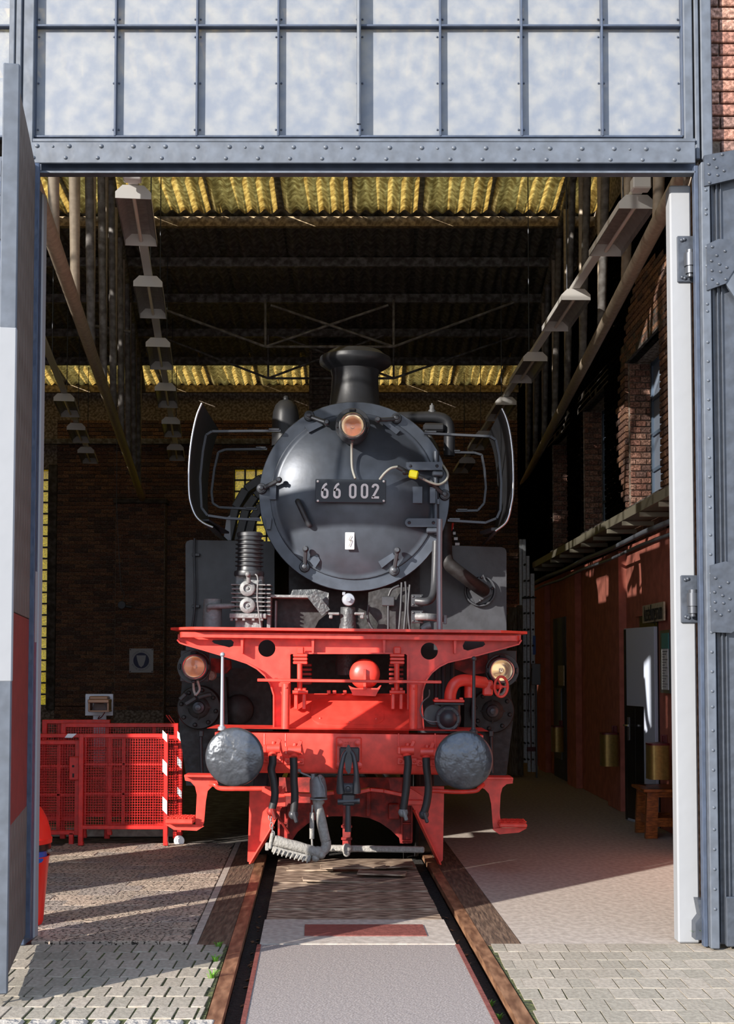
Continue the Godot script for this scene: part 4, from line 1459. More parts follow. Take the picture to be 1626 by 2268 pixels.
func chimney_and_deflectors(loco: Node3D) -> void:
	var b := MB.new()
	var y := func(py: float) -> float: return P(786, py, 12.65).y - P(786, 893, 12.65).y
	post(b, 786, 893, 12.65, [Vector2(0.3, -0.12), Vector2(0.245, -0.02), Vector2(0.23, y.call(860)), Vector2(0.226, y.call(835)), Vector2(0.24, y.call(822)), Vector2(0.3, y.call(815)), Vector2(0.345, y.call(808)), Vector2(0.352, y.call(802)), Vector2(0.345, y.call(794)), Vector2(0.29, y.call(787)), Vector2(0.265, y.call(782)), Vector2(0.25, y.call(780)), Vector2(0.2, y.call(783)), Vector2(0.18, y.call(830))], 48)
	put(b, "chimney", M.black, loco)
	b = MB.new()
	post(b, 633, 935, 13.3, v2([0.142, -0.25, 0.14, 0.02, 0.132, 0.1, 0.11, 0.17, 0.07, 0.215, 0.03, 0.23, 0.028, 0.26, 0.018, 0.27, 0, 0.275]), 28)
	put(b, "bell", M.black, loco)
	b = MB.new()
	pt(b, [[880, 925, 12.6], [920, 924, 12.6], [965, 924, 12.6], [988, 932, 12.6], [995, 955, 12.6], [995, 1010, 12.6]], 0.055, 16)
	put(b, "steam_pipe", M.black, loco)
	b = MB.new()
	post(b, 957, 914, 12.6, v2([0.036, -0.03, 0.036, 0.025, 0.024, 0.025, 0.024, 0.07, 0.01, 0.07, 0.01, 0.09, 0, 0.09]), 16)
	put(b, "valve", M.dust_metal, loco)
	b = MB.new()
	pb(b, 938, 936, 986, 955, 12.5, 0.2, 0.02)
	pt(b, [[944, 955, 12.4], [966, 990, 12.3], [972, 1020, 12.2]], 0.02)
	put(b, "pipe_bracket", M.black, loco)
	# smoke deflectors: upright curved plates along both sides
	for s in [-1, 1]:
		var edge := []
		if s < 0:
			edge = [[447, 893], [436, 920], [427, 958], [421, 1000], [418, 1050], [419, 1095], [424, 1120], [434, 1143], [450, 1158], [472, 1168]]
		else:
			edge = [[1112, 905], [1121, 925], [1129, 955], [1135, 1000], [1137, 1050], [1136, 1095], [1132, 1120], [1127, 1143], [1118, 1160], [1097, 1176]]
		var fr := []
		for p in edge:
			fr.append(P(p[0], p[1], 11.6))
		fr = smooth(fr, 4)
		b = MB.new()
		var l := 1.35
		for i in fr.size() - 1:
			var a0: Vector3 = fr[i]
			var a1: Vector3 = fr[i + 1]
			var t: Vector3 = (a1 - a0).normalized()
			var nrm := Vector3(t.y, -t.x, 0) * 0.006
			var cut0 := 0.0
			b.hull8([a0 - nrm, a1 - nrm, a1 + nrm, a0 + nrm, a0 - nrm + Vector3(0, 0, -l), a1 - nrm + Vector3(0, 0, -l), a1 + nrm + Vector3(0, 0, -l), a0 + nrm + Vector3(0, 0, -l)])
		var plate := put(b, "smoke_deflector", M.black, loco)
		b = MB.new()
		b.tube(fr, 0.011, 8)
		put(b, "edge_bead", M.polished, plate)
		for k in 2:
			b = MB.new()
			var bar := []
			if s < 0:
				bar = [[622, 955, 11.9], [560, 955, 11.9], [470, 956, 11.85], [457, 964, 11.85], [450, 1000, 11.85], [444, 1060, 11.85], [447, 1125, 11.85], [460, 1142, 11.85], [500, 1148, 11.88], [578, 1152, 11.9]] if k == 0 else [[592, 995, 12.6], [500, 996, 12.6], [484, 1002, 12.6], [475, 1040, 12.6], [469, 1090, 12.6], [472, 1115, 12.6], [486, 1124, 12.6], [570, 1128, 12.6]]
			else:
				bar = [[940, 960, 11.9], [1000, 963, 11.9], [1085, 967, 11.85], [1098, 975, 11.85], [1105, 1010, 11.85], [1110, 1070, 11.85], [1108, 1130, 11.85], [1100, 1148, 11.85], [1075, 1158, 11.88], [992, 1153, 11.9]] if k == 0 else [[994, 1002, 12.6], [1050, 1003, 12.6], [1067, 1008, 12.6], [1073, 1040, 12.6], [1076, 1080, 12.6], [1072, 1115, 12.6], [1058, 1131, 12.6], [1010, 1132, 12.6]]
			var pts := []
			for p in bar:
				pts.append(P(p[0], p[1], p[2]))
			for i in pts.size() - 1:
				b.bar(pts[i], pts[i + 1], 0.02, 0.045, Vector3.BACK)
			b.box(pts[0] + Vector3(s * 0.06, 0.012, 0), Vector3(0.1, 0.02, 0.06), Basis.IDENTITY, 0.003)
			b.box(pts[-1] + Vector3(s * 0.06, 0.012, 0), Vector3(0.1, 0.02, 0.06), Basis.IDENTITY, 0.003)
			put(b, "deflector_bracket", M.dark_steel, loco)
		b = MB.new()
		if s < 0:
			b.bar(P(452, 1152, 11.7), P(498, 1180, 12.2), 0.09, 0.02, Vector3.UP, 0.004)
		else:
			b.bar(P(1096, 1172, 11.65), P(1070, 1180, 12.2), 0.06, 0.03, Vector3.UP, 0.004)
		put(b, "deflector_foot", M.black, loco)

func cloths() -> void:
	var o := thing("cloth", "pale blue folded cloth lying by the cab window above the left tank", "cloth", W(505, 1196, 12.9))
	var b := MB.new()
	b.hull8([P(495, 1196, 12.9), P(511, 1196, 12.9), P(510, 1141, 12.95), P(502, 1146, 12.95), P(495, 1196, 13.1), P(511, 1196, 13.1), P(510, 1141, 13.0), P(502, 1146, 13.0)])
	put(b, "fold", M.sign_grey)
	o = thing("striped_cloth", "black and white striped cloth with a red strap on the right tank", "cloth", W(1010, 1208, 12.9))
	b = MB.new()
	for i in 7:
		b = MB.new()
		var y := 1166 + i * 6.0
		b.hull8([P(1001 + i * 1.2, y, 12.8), P(1005 + i * 2.2, y, 12.82), P(1005 + i * 2.2, y + 6, 12.82), P(1001 + i * 1.2, y + 6, 12.8), P(1001 + i * 1.2, y, 12.95), P(1005 + i * 2.2, y, 12.95), P(1005 + i * 2.2, y + 6, 12.95), P(1001 + i * 1.2, y + 6, 12.95)])
		put(b, "stripe", M.white_enamel if i % 2 == 0 else M.ink)
	b = MB.new()
	pt(b, [[1003, 1160, 12.8], [1000, 1172, 12.75], [995, 1180, 12.75]], 0.014, 8)
	put(b, "red_strap", M.sign_red)

func tanks_and_pump(loco: Node3D) -> void:
	for s in [-1, 1]:
		var b := MB.new()
		var q := []
		if s < 0:
			q = [[412, 1740], [411, 1205], [414, 1199], [421, 1196], [608, 1199], [608, 1400], [608, 1740]]
		else:
			q = [[925, 1206], [1112, 1212], [1119, 1215], [1122, 1222], [1122, 1560], [1120, 1740], [925, 1740]]
		pp(b, q.slice(0, 7), 12.55, 4.5)
		put(b, "side_tank", M.black, loco)
	var b := MB.new()
	pt(b, [[431, 1192, 12.5], [430, 1230, 12.5], [432, 1300, 12.5], [431, 1350, 12.5], [425, 1395, 12.5]], 0.011)
	for y in [1228, 1342]:
		pb(b, 425, y - 3, 442, y + 4, 12.5, 0.05)
	put(b, "vent_pipe", M.black, loco)
	# round flange with the slanting pipe on the right tank
	b = MB.new()
	disc(b, 1063, 1309, 12.52, v2([0, 0.01, 0.125, 0.01, 0.135, 0.03, 0.148, 0.03, 0.15, 0.0]), 36)
	var fl := []
	for i in 4:
		fl.append([1062 + 30 * cos(TAU * i / 4 + 0.3), 1305 + 34 * sin(TAU * i / 4 + 0.3)])
	pp(b, fl, 12.45, 0.04)
	for k in [[1066, 1279], [1090, 1303], [1064, 1330]]:
		rivet(b, P(k[0], k[1], 12.44), 0.014)
	put(b, "pipe_flange", M.black, loco)
	b = MB.new()
	pt(b, [[985, 1160, 12.2], [986, 1200, 12.2], [988, 1235, 12.15], [997, 1252, 12.15], [1030, 1278, 12.2], [1062, 1302, 12.35], [1072, 1308, 12.5]], 0.064, 16)
	put(b, "feed_pipe", M.black_dull, loco)
	b = MB.new()
	pt(b, [[974, 1150, 11.5], [973, 1260, 11.5], [974, 1394, 11.5]], 0.026, 14)
	put(b, "hand_pole", M.steel, loco)
	# cab front behind the left tank
	b = MB.new()
	for l in [[[505, 1200], [522, 1125], [545, 1085], [580, 1060]], [[528, 1200], [545, 1130], [566, 1100], [590, 1080]], [[548, 1200], [560, 1150], [580, 1120]]]:
		for i in l.size() - 1:
			b.bar(P(l[i][0], l[i][1], 15.0), P(l[i + 1][0], l[i + 1][1], 15.0), 0.1, 0.12, Vector3.BACK, 0.01)
	pp(b, [[496, 1205], [515, 1120], [540, 1078], [578, 1050], [590, 1052], [590, 1075], [552, 1098], [528, 1135], [516, 1205]], 15.2, 0.1)
	put(b, "cab_window_frame", M.black, loco)
	# big pipe column and air pump, left
	b = MB.new()
	post(b, 470, 1394, 11.6, v2([0.085, -0.1, 0.085, 0.16, 0.078, 0.26, 0.08, 0.268, 0.07, 0.268, 0.07, 0.1]), 24)
	put(b, "exhaust_pot", M.dust_metal, loco)
	b = MB.new()
	pt(b, [[463, 1358, 11.55], [463, 1346, 11.52], [470, 1343, 11.5], [520, 1342, 11.5]], 0.024, 12)
	put(b, "pump_pipe", M.dust_metal, loco)
	b = MB.new()
	var prof := [Vector2(0.0, 0.36), Vector2(0.1, 0.36), Vector2(0.115, 0.35), Vector2(0.115, 0.322), Vector2(0.105, 0.318)]
	for i in 7:
		var h := 0.3 - i * 0.038
		prof.append_array([Vector2(0.104, h), Vector2(0.125, h - 0.008), Vector2(0.125, h - 0.014), Vector2(0.104, h - 0.02)])
	prof.append_array([Vector2(0.108, 0.02), Vector2(0.13, 0.012), Vector2(0.135, -0.012), Vector2(0.13, -0.03), Vector2(0.08, -0.034)])
	post(b, 552, 1269, 11.55, prof, 36)
	var pump := put(b, "air_pump", M.black, loco)
	b = MB.new()
	pb(b, 522, 1272, 580, 1400, 11.5, 0.2, 0.01)
	for i in 8:
		pb(b, 511 + 2 * (i % 2), 1293 + i * 9.5, 600, 1297 + i * 9.5, 11.45, 0.26, 0.004)
	put(b, "finned_body", M.dust_metal, pump)
	b = MB.new()
	pb(b, 508, 1358, 590, 1370, 11.42, 0.3, 0.006)
	for x in [513, 523, 540, 561, 580]:
		pb(b, x - 3, 1369, x + 3, 1375, 11.43, 0.03, 0.003)
	put(b, "base_flange", M.dust_metal, pump)
	for y in [1303, 1341]:
		b = MB.new()
		disc(b, 548, y, 11.42, v2([0.066, -0.1, 0.07, -0.04, 0.068, 0.0, 0.06, 0.008, 0.034, 0.01, 0.03, -0.006, 0.016, -0.008, 0.012, 0.004, 0, 0.006]), 32)
		put(b, "valve_cap", M.dust_metal, pump)
	b = MB.new()
	pt(b, [[550, 1272, 11.38], [551, 1290, 11.4]], 0.02, 10)
	b.ball(P(549, 1272, 11.36), 0.024, 12)
	pt(b, [[566, 1272, 11.4], [571, 1282, 11.38], [570, 1330, 11.38], [578, 1392, 11.4]], 0.007, 6)
	put(b, "oil_fitting", M.dust_metal, pump)
	b = MB.new()
	post(b, 550, 1400, 11.55, v2([0.06, -0.1, 0.06, 0.09]), 20)
	put(b, "pump_pedestal", M.dust_metal, pump)
	# saddle and frame plates below the smokebox
	b = MB.new()
	pp(b, [[596, 1400], [596, 1320], [690, 1320], [724, 1352], [726, 1358], [706, 1374], [693, 1400]], 11.75, 0.03)
	put(b, "frame_plate", M.black_dull, loco)
	b = MB.new()
	pb(b, 592, 1317, 692, 1324, 11.5, 0.3, 0.003)
	pb(b, 592, 1319, 599, 1400, 11.5, 0.28, 0.003)
	pb(b, 609, 1330, 612, 1400, 11.6, 0.1, 0.002)
	put(b, "frame_flange", M.dust_metal, loco)
	b = MB.new()
	pp(b, [[642, 1322], [648, 1306], [700, 1305], [728, 1313], [728, 1358], [718, 1358], [690, 1322]], 11.6, 0.03)
	b.bar(P(690, 1316, 11.5), P(722, 1357, 11.5), 0.09, 0.012, Vector3.BACK)
	put(b, "saddle_bracket", M.grease, loco)
	b = MB.new()
	pp(b, [[832, 1400], [838, 1380], [826, 1365], [815, 1352], [816, 1312], [850, 1303], [905, 1300], [912, 1400]], 11.75, 0.03)
	put(b, "frame_plate", M.black_dull, loco)
	b = MB.new()
	pp(b, [[640, 1240], [930, 1240], [930, 1600], [640, 1600]], 12.4, 0.05)
	put(b, "inner_stay", M.black_dull, loco)
	# exhaust casting with round cap in the middle
	b = MB.new()
	post(b, 770, 1420, 11.6, v2([0.105, -0.3, 0.1, -0.1, 0.088, 0.05, 0.07, 0.16, 0.066, 0.3]), 28)
	put(b, "blast_casting", M.grease, loco)
	b = MB.new()
	disc(b, 772, 1328, 11.5, v2([0.0, -0.02, 0.055, -0.02, 0.058, 0.0, 0.052, 0.014, 0.02, 0.018, 0.02, 0.05, 0.0, 0.05]), 24)
	b.box(P(762, 1315, 11.5), Vector3(0.03, 0.03, 0.03), Basis.IDENTITY, 0.005)
	put(b, "round_cap", M.steel, loco)
	for k in [[727, 1356, 752, 1362, 733, 1368], [785, 1356, 808, 1362, 802, 1368]]:
		b = MB.new()
		pb(b, k[0], k[1], k[2], k[3], 11.5, 0.06, 0.006)
		pb(b, k[4] - 4, k[3], k[4] + 4, k[3] + 8, 11.49, 0.04, 0.006)
		put(b, "casting_lug", M.dust_metal, loco)
	b = MB.new()
	pb(b, 846, 1321, 874, 1342, 11.65, 0.06, 0.006)
	put(b, "junction_box", M.black, loco)
	for l in [[[860, 1342], [860, 1395]], [[861, 1320], [868, 1305], [884, 1297]], [[890, 1290], [888, 1340], [884, 1395]], [[898, 1288], [900, 1330], [895, 1395]], [[908, 1295], [904, 1350], [908, 1395]], [[816, 1340], [814, 1365], [820, 1385], [828, 1396]]]:
		b = MB.new()
		var p3 := []
		for p in l:
			p3.append([p[0], p[1], 11.66])
		pt(b, p3, 0.011, 8)
		put(b, "thin_pipe", M.black, loco)
	# pipes with square flanges at the right
	for y in [1330, 1366]:
		b = MB.new()
		pb(b, 911, y - 14, 938, y + 14, 11.6, 0.05, 0.006)
		for k in [[-9, -9], [9, -9], [-9, 9], [9, 9]]:
			rivet(b, P(924.5 + k[0], y + k[1], 11.6), 0.012)
		put(b, "square_flange", M.black, loco)
		b = MB.new()
		if y == 1330:
			pt(b, [[922, 1331, 11.58], [945, 1332, 11.55], [958, 1322, 11.6], [963, 1290, 11.7], [966, 1200, 11.8]], 0.035, 12)
			put(b, "drain_pipe", M.black, loco)
		else:
			pt(b, [[922, 1366, 11.58], [945, 1366, 11.55], [985, 1370, 11.6]], 0.032, 12)
			pb(b, 983, 1362, 990, 1382, 11.5, 0.05)
			put(b, "drain_pipe", M.dust_metal, loco)
	b = MB.new()
	pt(b, [[934, 1394, 11.3], [944, 1388, 11.3], [954, 1385, 11.3]], [0.02, 0.026, 0.028, 0.03, 0.032, 0.034, 0.034, 0.034, 0.034, 0.034, 0.034], 10)
	put(b, "oil_lid", M.dust_metal, loco)

func platform(loco: Node3D) -> void:
	var b := MB.new()
	# deck plate seen on edge
	var zz := [[378, 1393.5, 11.05], [430, 1394.5, 10.8], [1110, 1399, 10.8], [1168, 1404, 11.05]]
	var pts := PackedVector2Array()
	for p in zz:
		var w := P(p[0], p[1], p[2])
		pts.append(Vector2(w.x, w.z))
	pts.append(Vector2(pts[3].x, pts[3].y - 1.2))
	pts.append(Vector2(pts[0].x, pts[3].y - 1.2))
	b.prism(pts, Transform3D(Basis(Vector3(1, 0, 0), Vector3(0, 0, 1), Vector3(0, -1, 0)), Vector3(0, P(773, 1398, 10.8).y, 0)), 0.022)
	put(b, "front_deck", M.red, loco)
	b = MB.new()
	var a := P(392, 1407, 10.95)
	var e := P(1155, 1407, 10.95)
	b.box(Vector3((a.x + e.x) / 2, P(773, 1409.5, 10.86).y, a.z + 0.06), Vector3(e.x - a.x - 0.1, 0.046, 0.02), Basis.IDENTITY, 0.003)
	for s in [-1, 1]:
		var x: float = a.x if s < 0 else e.x
		b.bar(Vector3(x + (0.05 if s < 0 else -0.05), P(773, 1409.5, 10.86).y, a.z + 0.06), Vector3(x, P(773, 1409.5, 10.86).y, a.z - 0.15), 0.016, 0.046)
	put(b, "deck_fascia", M.red, loco)
	# the bracket plate with its curved cut-outs
	var outer := PackedVector2Array()
	for p in [[394, 1417], [400, 1424], [412, 1428], [450, 1439], [497, 1453], [524, 1461], [548, 1469], [570, 1481], [588, 1497], [600, 1516], [607, 1540], [607, 1612], [642, 1612], [642, 1450], [645, 1447], [899, 1447], [903, 1451], [903, 1614], [938, 1614], [934, 1560], [936, 1530], [943, 1508], [956, 1490], [972, 1477], [992, 1467], [1028, 1459], [1060, 1451], [1093, 1442], [1130, 1432], [1148, 1427], [1154, 1418]]:
		outer.append(Vector2(p[0], p[1]))
	var tops := PackedVector2Array(outer)
	tops.append_array([Vector2(1154, 1405), Vector2(394, 1405)])
	var holes := [circle(Vector2(591, 1436), 19, 28), circle(Vector2(951, 1442), 19, 28), PackedVector2Array([Vector2(472, 1417), Vector2(512, 1417), Vector2(518, 1422), Vector2(516, 1431), Vector2(508, 1434), Vector2(474, 1425), Vector2(469, 1420)]), PackedVector2Array([Vector2(1030, 1420), Vector2(1072, 1421), Vector2(1075, 1427), Vector2(1070, 1432), Vector2(1036, 1441), Vector2(1027, 1438), Vector2(1025, 1430)])]
	var cuts := [380, 494, 591, 700, 850, 951, 1050, 1170]
	b = MB.new()
	for i in cuts.size() - 1:
		var band := PackedVector2Array([Vector2(cuts[i], 1300), Vector2(cuts[i + 1], 1300), Vector2(cuts[i + 1], 1700), Vector2(cuts[i], 1700)])
		for part in Geometry2D.intersect_polygons(tops, band):
			var left := [part]
			for h in holes:
				var next := []
				for q in left:
					next.append_array(Geometry2D.clip_polygons(q, h))
				left = next
			for q in left:
				var px := []
				for v in q:
					px.append([v.x, v.y])
				pp(b, px, 11.02, 0.02)
	var plate := put(b, "bracket_plate", M.red, loco)
	# flanges along the curved edges
	for l in [outer.slice(0, 12), outer.slice(18, 31), outer.slice(12, 18)]:
		b = MB.new()
		for i in l.size() - 1:
			var p := P(l[i].x, l[i].y, 11.0)
			var q := P(l[i + 1].x, l[i + 1].y, 11.0)
			var n2 := Vector3(-(q - p).y, (q - p).x, 0).normalized() * 0.006
			var z := Vector3(0, 0, 0.05)
			b.hull8([p - n2 + z, q - n2 + z, q + n2 + z, p + n2 + z, p - n2 - z, q - n2 - z, q + n2 - z, p + n2 - z])
		put(b, "edge_flange", M.red, plate)
	for x in [536, 693, 851, 1008]:
		b = MB.new()
		pp(b, [[x - 3, 1412], [x + 3, 1412], [x + 2, 1447], [x - 2, 1447]], 10.92, 0.1)
		put(b, "stiffener", M.red, plate)
	# tie bolts in the frame opening
	for c in [665, 880]:
		b = MB.new()
		pb(b, c - 8, 1432, c + 8, 1449, 10.9, 0.06, 0.008)
		for k in 3:
			pb(b, c - 16, 1448 + k * 8, c + 16, 1455 + k * 8, 10.88 - 0.01 * k, 0.1, 0.006)
		put(b, "nut_stack", M.red, loco)
		b = MB.new()
		pt(b, [[c - 1, 1470, 10.86], [c - 1, 1535, 10.86]], 0.022, 14)
		put(b, "tie_rod", M.red, loco)
		b = MB.new()
		for s in [-10, 8]:
			pb(b, c + s - 3, 1523, c + s + 4, 1571, 10.84, 0.08, 0.004)
		pt(b, [[c - 17, 1533, 10.82], [c + 17, 1533, 10.82]], 0.016, 10)
		put(b, "fork", M.red, loco)
		b = MB.new()
		for k in 5:
			pb(b, c - 12 - (6 if c > 700 else -10), 1470 + k * 10, c + 20 - (6 if c > 700 else -4), 1476 + k * 10, 11.15, 0.2, 0.004)
		put(b, "spring_plates", M.red_dirty, loco)
	# air reservoir with domed end
	b = MB.new()
	disc(b, 808, 1493, 11.1, v2([0, 0.07, 0.05, 0.066, 0.09, 0.052, 0.118, 0.028, 0.128, 0.0, 0.13, -0.02, 0.13, -0.5]), 36)
	var res := put(b, "air_reservoir", M.red, loco)
	b = MB.new()
	pb(b, 805, 1482, 811, 1528, 11.0, 0.04, 0.003)
	pp(b, [[772, 1518], [780, 1522], [788, 1524], [836, 1524], [842, 1518], [845, 1518], [836, 1534], [832, 1542], [782, 1540]], 11.05, 0.03)
	put(b, "saddle_strap", M.red, res)
	# sloping cover over the frame
	b = MB.new()
	var p0 := P(640, 1612, 10.7)
	var p1 := P(906, 1614, 10.7)
	var t0 := P(640, 1555, 11.05)
	var t1 := P(906, 1555, 11.05)
	var b0 := P(690, 1536, 11.15)
	var dn := Vector3(0, -0.3, -0.3)
	b.hull8([p0, p1, t1, t0, p0 + dn, p1 + dn, t1 + dn, t0 + dn])
	b.hull8([t0, t1, P(906, 1536, 11.16), P(640, 1536, 11.16), t0 + dn, t1 + dn, P(906, 1540, 11.5), P(640, 1540, 11.5)])
	var cov := put(b, "sloping_cover", M.red, loco)
	b = MB.new()
	var nrm := (p1 - p0).cross(t0 - p0).normalized()
	var at := func(px: float, py: float, lift: float) -> Vector3:
		return p0.lerp(p1, (px - 640) / 266.0) + (t0 - p0) * ((1612 - py) / 57.0) + nrm * lift
	var ov := []
	for i in 40:
		var a2 := TAU * i / 40
		var cx := signf(cos(a2)) * pow(absf(cos(a2)), 0.45)
		var cy := signf(sin(a2)) * pow(absf(sin(a2)), 0.45)
		ov.append([772 + 82 * cx, 1577 + 28 * cy])
	for i in 40:
		var j := (i + 1) % 40
		b.hull8([at.call(772, 1577, 0.0), at.call(ov[i][0], ov[i][1], 0.0), at.call(ov[j][0], ov[j][1], 0.0), at.call(772, 1577, -0.001), at.call(772, 1577, 0.012), at.call(ov[i][0], ov[i][1], 0.012), at.call(ov[j][0], ov[j][1], 0.012), at.call(772, 1577, 0.011)])
	put(b, "inspection_lid", M.red, cov)
	b = MB.new()
	for k in [[710, 1594], [775, 1602], [835, 1594]]:
		b = MB.new()
		rivet(b, at.call(k[0], k[1], 0.012), 0.012)
		put(b, "lid_bolt", M.red, cov)
	for x in [728, 741, 764]:
		b = MB.new()
		pb(b, x - 4, 1529, x + 4, 1537, 11.1, 0.05, 0.004)
		put(b, "cover_nut", M.red, cov)
	# step board on two posts
	b = MB.new()
	pb(b, 570, 1503, 978, 1514, 10.72, 0.16, 0.004)
	put(b, "step_board", M.red, loco)
	for c in [[632, 1513], [915, 1515]]:
		b = MB.new()
		var base := P(c[0], 1614, 10.66)
		var top := P(c[0], c[1], 10.66)
		b.lathe([Vector2(0.034, 0), Vector2(0.034, top.y - base.y - 0.005), Vector2(0.0, top.y - base.y)], Transform3D(Basis.IDENTITY, base), 20)
		b.ball(P(c[0] + 2, c[1] + 10, 10.63), 0.011, 8)
		put(b, "board_post", M.red, loco)
	# lower lamps
	for c in [[430, 1477, 11.2, true], [1112, 1485, 11.2, false]]:
		lamp(loco, c[0], c[1], c[2], 0.103, 0.18, c[3])
		b = MB.new()
		for k in 2:
			pt(b, [[c[0] - 2 + 9 * k, c[1] + 30, 11.25], [c[0] + 9 * k + (3 if k else -1), c[1] + 50, 11.3], [c[0] + 3, c[1] + 63, 11.3]] if c[3] else [[c[0] - 15 + 22 * k, c[1] + 28, 11.25], [c[0] - 14 + 20 * k, c[1] + 45, 11.25], [c[0] - 3, c[1] + 55, 11.25]], 0.011, 8)
		put(b, "lamp_cable", M.lagging, loco)
		b = MB.new()
		pb(b, c[0] - 30, 1440, c[0] + 32, 1510, 11.5, 0.03)
		put(b, "lamp_board", M.black, loco)

func beam(loco: Node3D) -> void:
	var b := MB.new()
	var a := P(476, 1622, 10.62)
	var e := P(1070, 1718, 10.62)
	var h := a.y - e.y
	var prof := PackedVector2Array([Vector2(0, 0), Vector2(0, -h + 0.04), Vector2(-0.012, -h + 0.012), Vector2(-0.04, -h), Vector2(-0.3, -h), Vector2(-0.3, 0)])
	b.prism(prof, Transform3D(Basis(Vector3(0, 0, 1), Vector3(0, 1, 0), Vector3(-1, 0, 0)), Vector3(a.x, a.y, a.z)), e.x - a.x)
	put(b, "buffer_beam", M.red, loco)
	b = MB.new()
	pb(b, 458, 1613, 1083, 1620, 10.585, 0.7, 0.004)
	put(b, "beam_deck", M.red, loco)
	for c in [[519, 1677], [1028, 1684]]:
		b = MB.new()
		disc(b, c[0], c[1], 9.97, v2([0, 0.03, 0.06, 0.028, 0.12, 0.02, 0.17, 0.01, 0.205, -0.002, 0.22, -0.014, 0.2235, -0.03, 0.22, -0.045, 0.2, -0.05, 0.07, -0.08]), 56)
		var buf := put(b, "buffer", M.hammered, loco)
		b = MB.new()
		disc(b, c[0] + (2 if c[0] < 800 else -2), c[1] - 2, 10.3, v2([0.06, 0.28, 0.075, 0.1, 0.09, 0.0, 0.11, -0.02, 0.12, -0.26, 0.17, -0.28, 0.17, -0.33]), 32)
		put(b, "buffer_stem", M.red_dirty, buf)
	# coupler
	b = MB.new()
	pb(b, 744, 1632, 801, 1705, 10.6, 0.03, 0.012)
	for k in [[753, 1646], [792, 1646], [751, 1695], [796, 1695]]:
		disc(b, k[0], k[1], 10.58, v2([0.024, -0.01, 0.024, 0.008, 0.012, 0.012, 0.012, 0.022, 0, 0.024]), 14)
	var dp := put(b, "drawhook_plate", M.red, loco)
	b = MB.new()
	for k in [["2", 763], ["0", 769], ["0", 775], ["1", 781]]:
		digit(b, k[0], 0.0, 0.034, Transform3D(Basis.IDENTITY, P(k[1], 1651, 10.59)))
	put(b, "cast_number", M.red, dp, "small raised figures 2001")
	b = MB.new()
	pb(b, 752, 1655, 796, 1688, 10.57, 0.04, 0.01)
	pp(b, [[766, 1706], [763, 1680], [766, 1660], [770, 1650], [774, 1651], [779, 1664], [780, 1690], [776, 1712], [771, 1714]], 10.4, 0.06)
	put(b, "drawhook", M.black, loco)
	for x in [[761, 754], [784, 789]]:
		b = MB.new()
		pt(b, [[x[0] + (8 if x[0] < 770 else -8), 1663, 10.42], [x[0], 1675, 10.4], [x[1], 1710, 10.38], [x[1], 1738, 10.38], [x[1] + (2 if x[0] < 770 else 0), 1758, 10.38]], [0.018, 0.018, 0.018, 0.018, 0.018, 0.018, 0.019, 0.019, 0.02, 0.02, 0.022, 0.022, 0.024, 0.026, 0.028, 0.03, 0.034, 0.036, 0.036, 0.036, 0.03], 12)
		put(b, "coupling_link", M.black, loco)
	b = MB.new()
	pb(b, 759, 1735, 784, 1760, 10.36, 0.1, 0.012)
	disc(b, 771, 1746, 10.36, v2([0.03, -0.01, 0.032, 0.02, 0.02, 0.026, 0.012, 0.018, 0.0, 0.02]), 18)
	pt(b, [[748, 1776, 10.4], [797, 1774, 10.4]], 0.024, 12)
	pb(b, 757, 1758, 787, 1785, 10.38, 0.07, 0.012)
	put(b, "coupling_nut", M.black, loco)
	b = MB.new()
	pt(b, [[771, 1784, 10.4], [771, 1842, 10.4]], [0.02, 0.026], 12)
	put(b, "coupling_screw", M.black, loco)
	# brake cocks and hoses
	for c in [[605, 1662, -1], [652, 1666, -1], [902, 1666, -1], [945, 1670, 1]]:
		b = MB.new()
		pt(b, [[c[0] - 14, c[1] - 4, 10.45], [c[0] + 15, c[1] - 4, 10.45]], 0.036, 16)
		pt(b, [[c[0], c[1] - 6, 10.5], [c[0] - 1, c[1] + 14, 10.43]], [0.044, 0.034], 14)
		pt(b, [[c[0] + 2, c[1] - 20, 10.5], [c[0], c[1] - 4, 10.5]], [0.02, 0.03], 10)
		b.box(P(c[0] + 12, c[1] - 18, 10.45), Vector3(0.03, 0.06, 0.015), Basis.from_euler(Vector3(0, 0, -0.4)), 0.004)
		b.box(P(c[0] + 18 * c[2], c[1] - 4, 10.45), Vector3(0.03, 0.06, 0.05), Basis.IDENTITY, 0.006)
		pb(b, c[0] - 22, c[1] + 12, c[0] + 22, c[1] + 28, 10.6, 0.02, 0.004)
		for k in [-14, 16]:
			rivet(b, P(c[0] + k, c[1] + 21, 10.6), 0.013)
		var cock := put(b, "brake_cock", M.red, loco)
		b = MB.new()
		var hx: float = c[0] + 19 * c[2]
		pt(b, [[hx, 1625, 10.5], [hx, 1650, 10.48], [hx + 4, c[1] - 3, 10.46]], 0.007, 6)
		put(b, "cock_rod", M.red, cock)
	var hoses := [[[604, 1674], [604, 1690], [601, 1705], [606, 1730], [609, 1755], [607, 1775], [602, 1793]], [[650, 1678], [651, 1700], [651, 1730], [653, 1760], [652, 1785], [650, 1800]], [[902, 1674], [904, 1690], [902, 1715], [900, 1745], [896, 1775], [893, 1795]], [[944, 1678], [945, 1700], [948, 1725], [949, 1750], [945, 1780], [939, 1800]]]
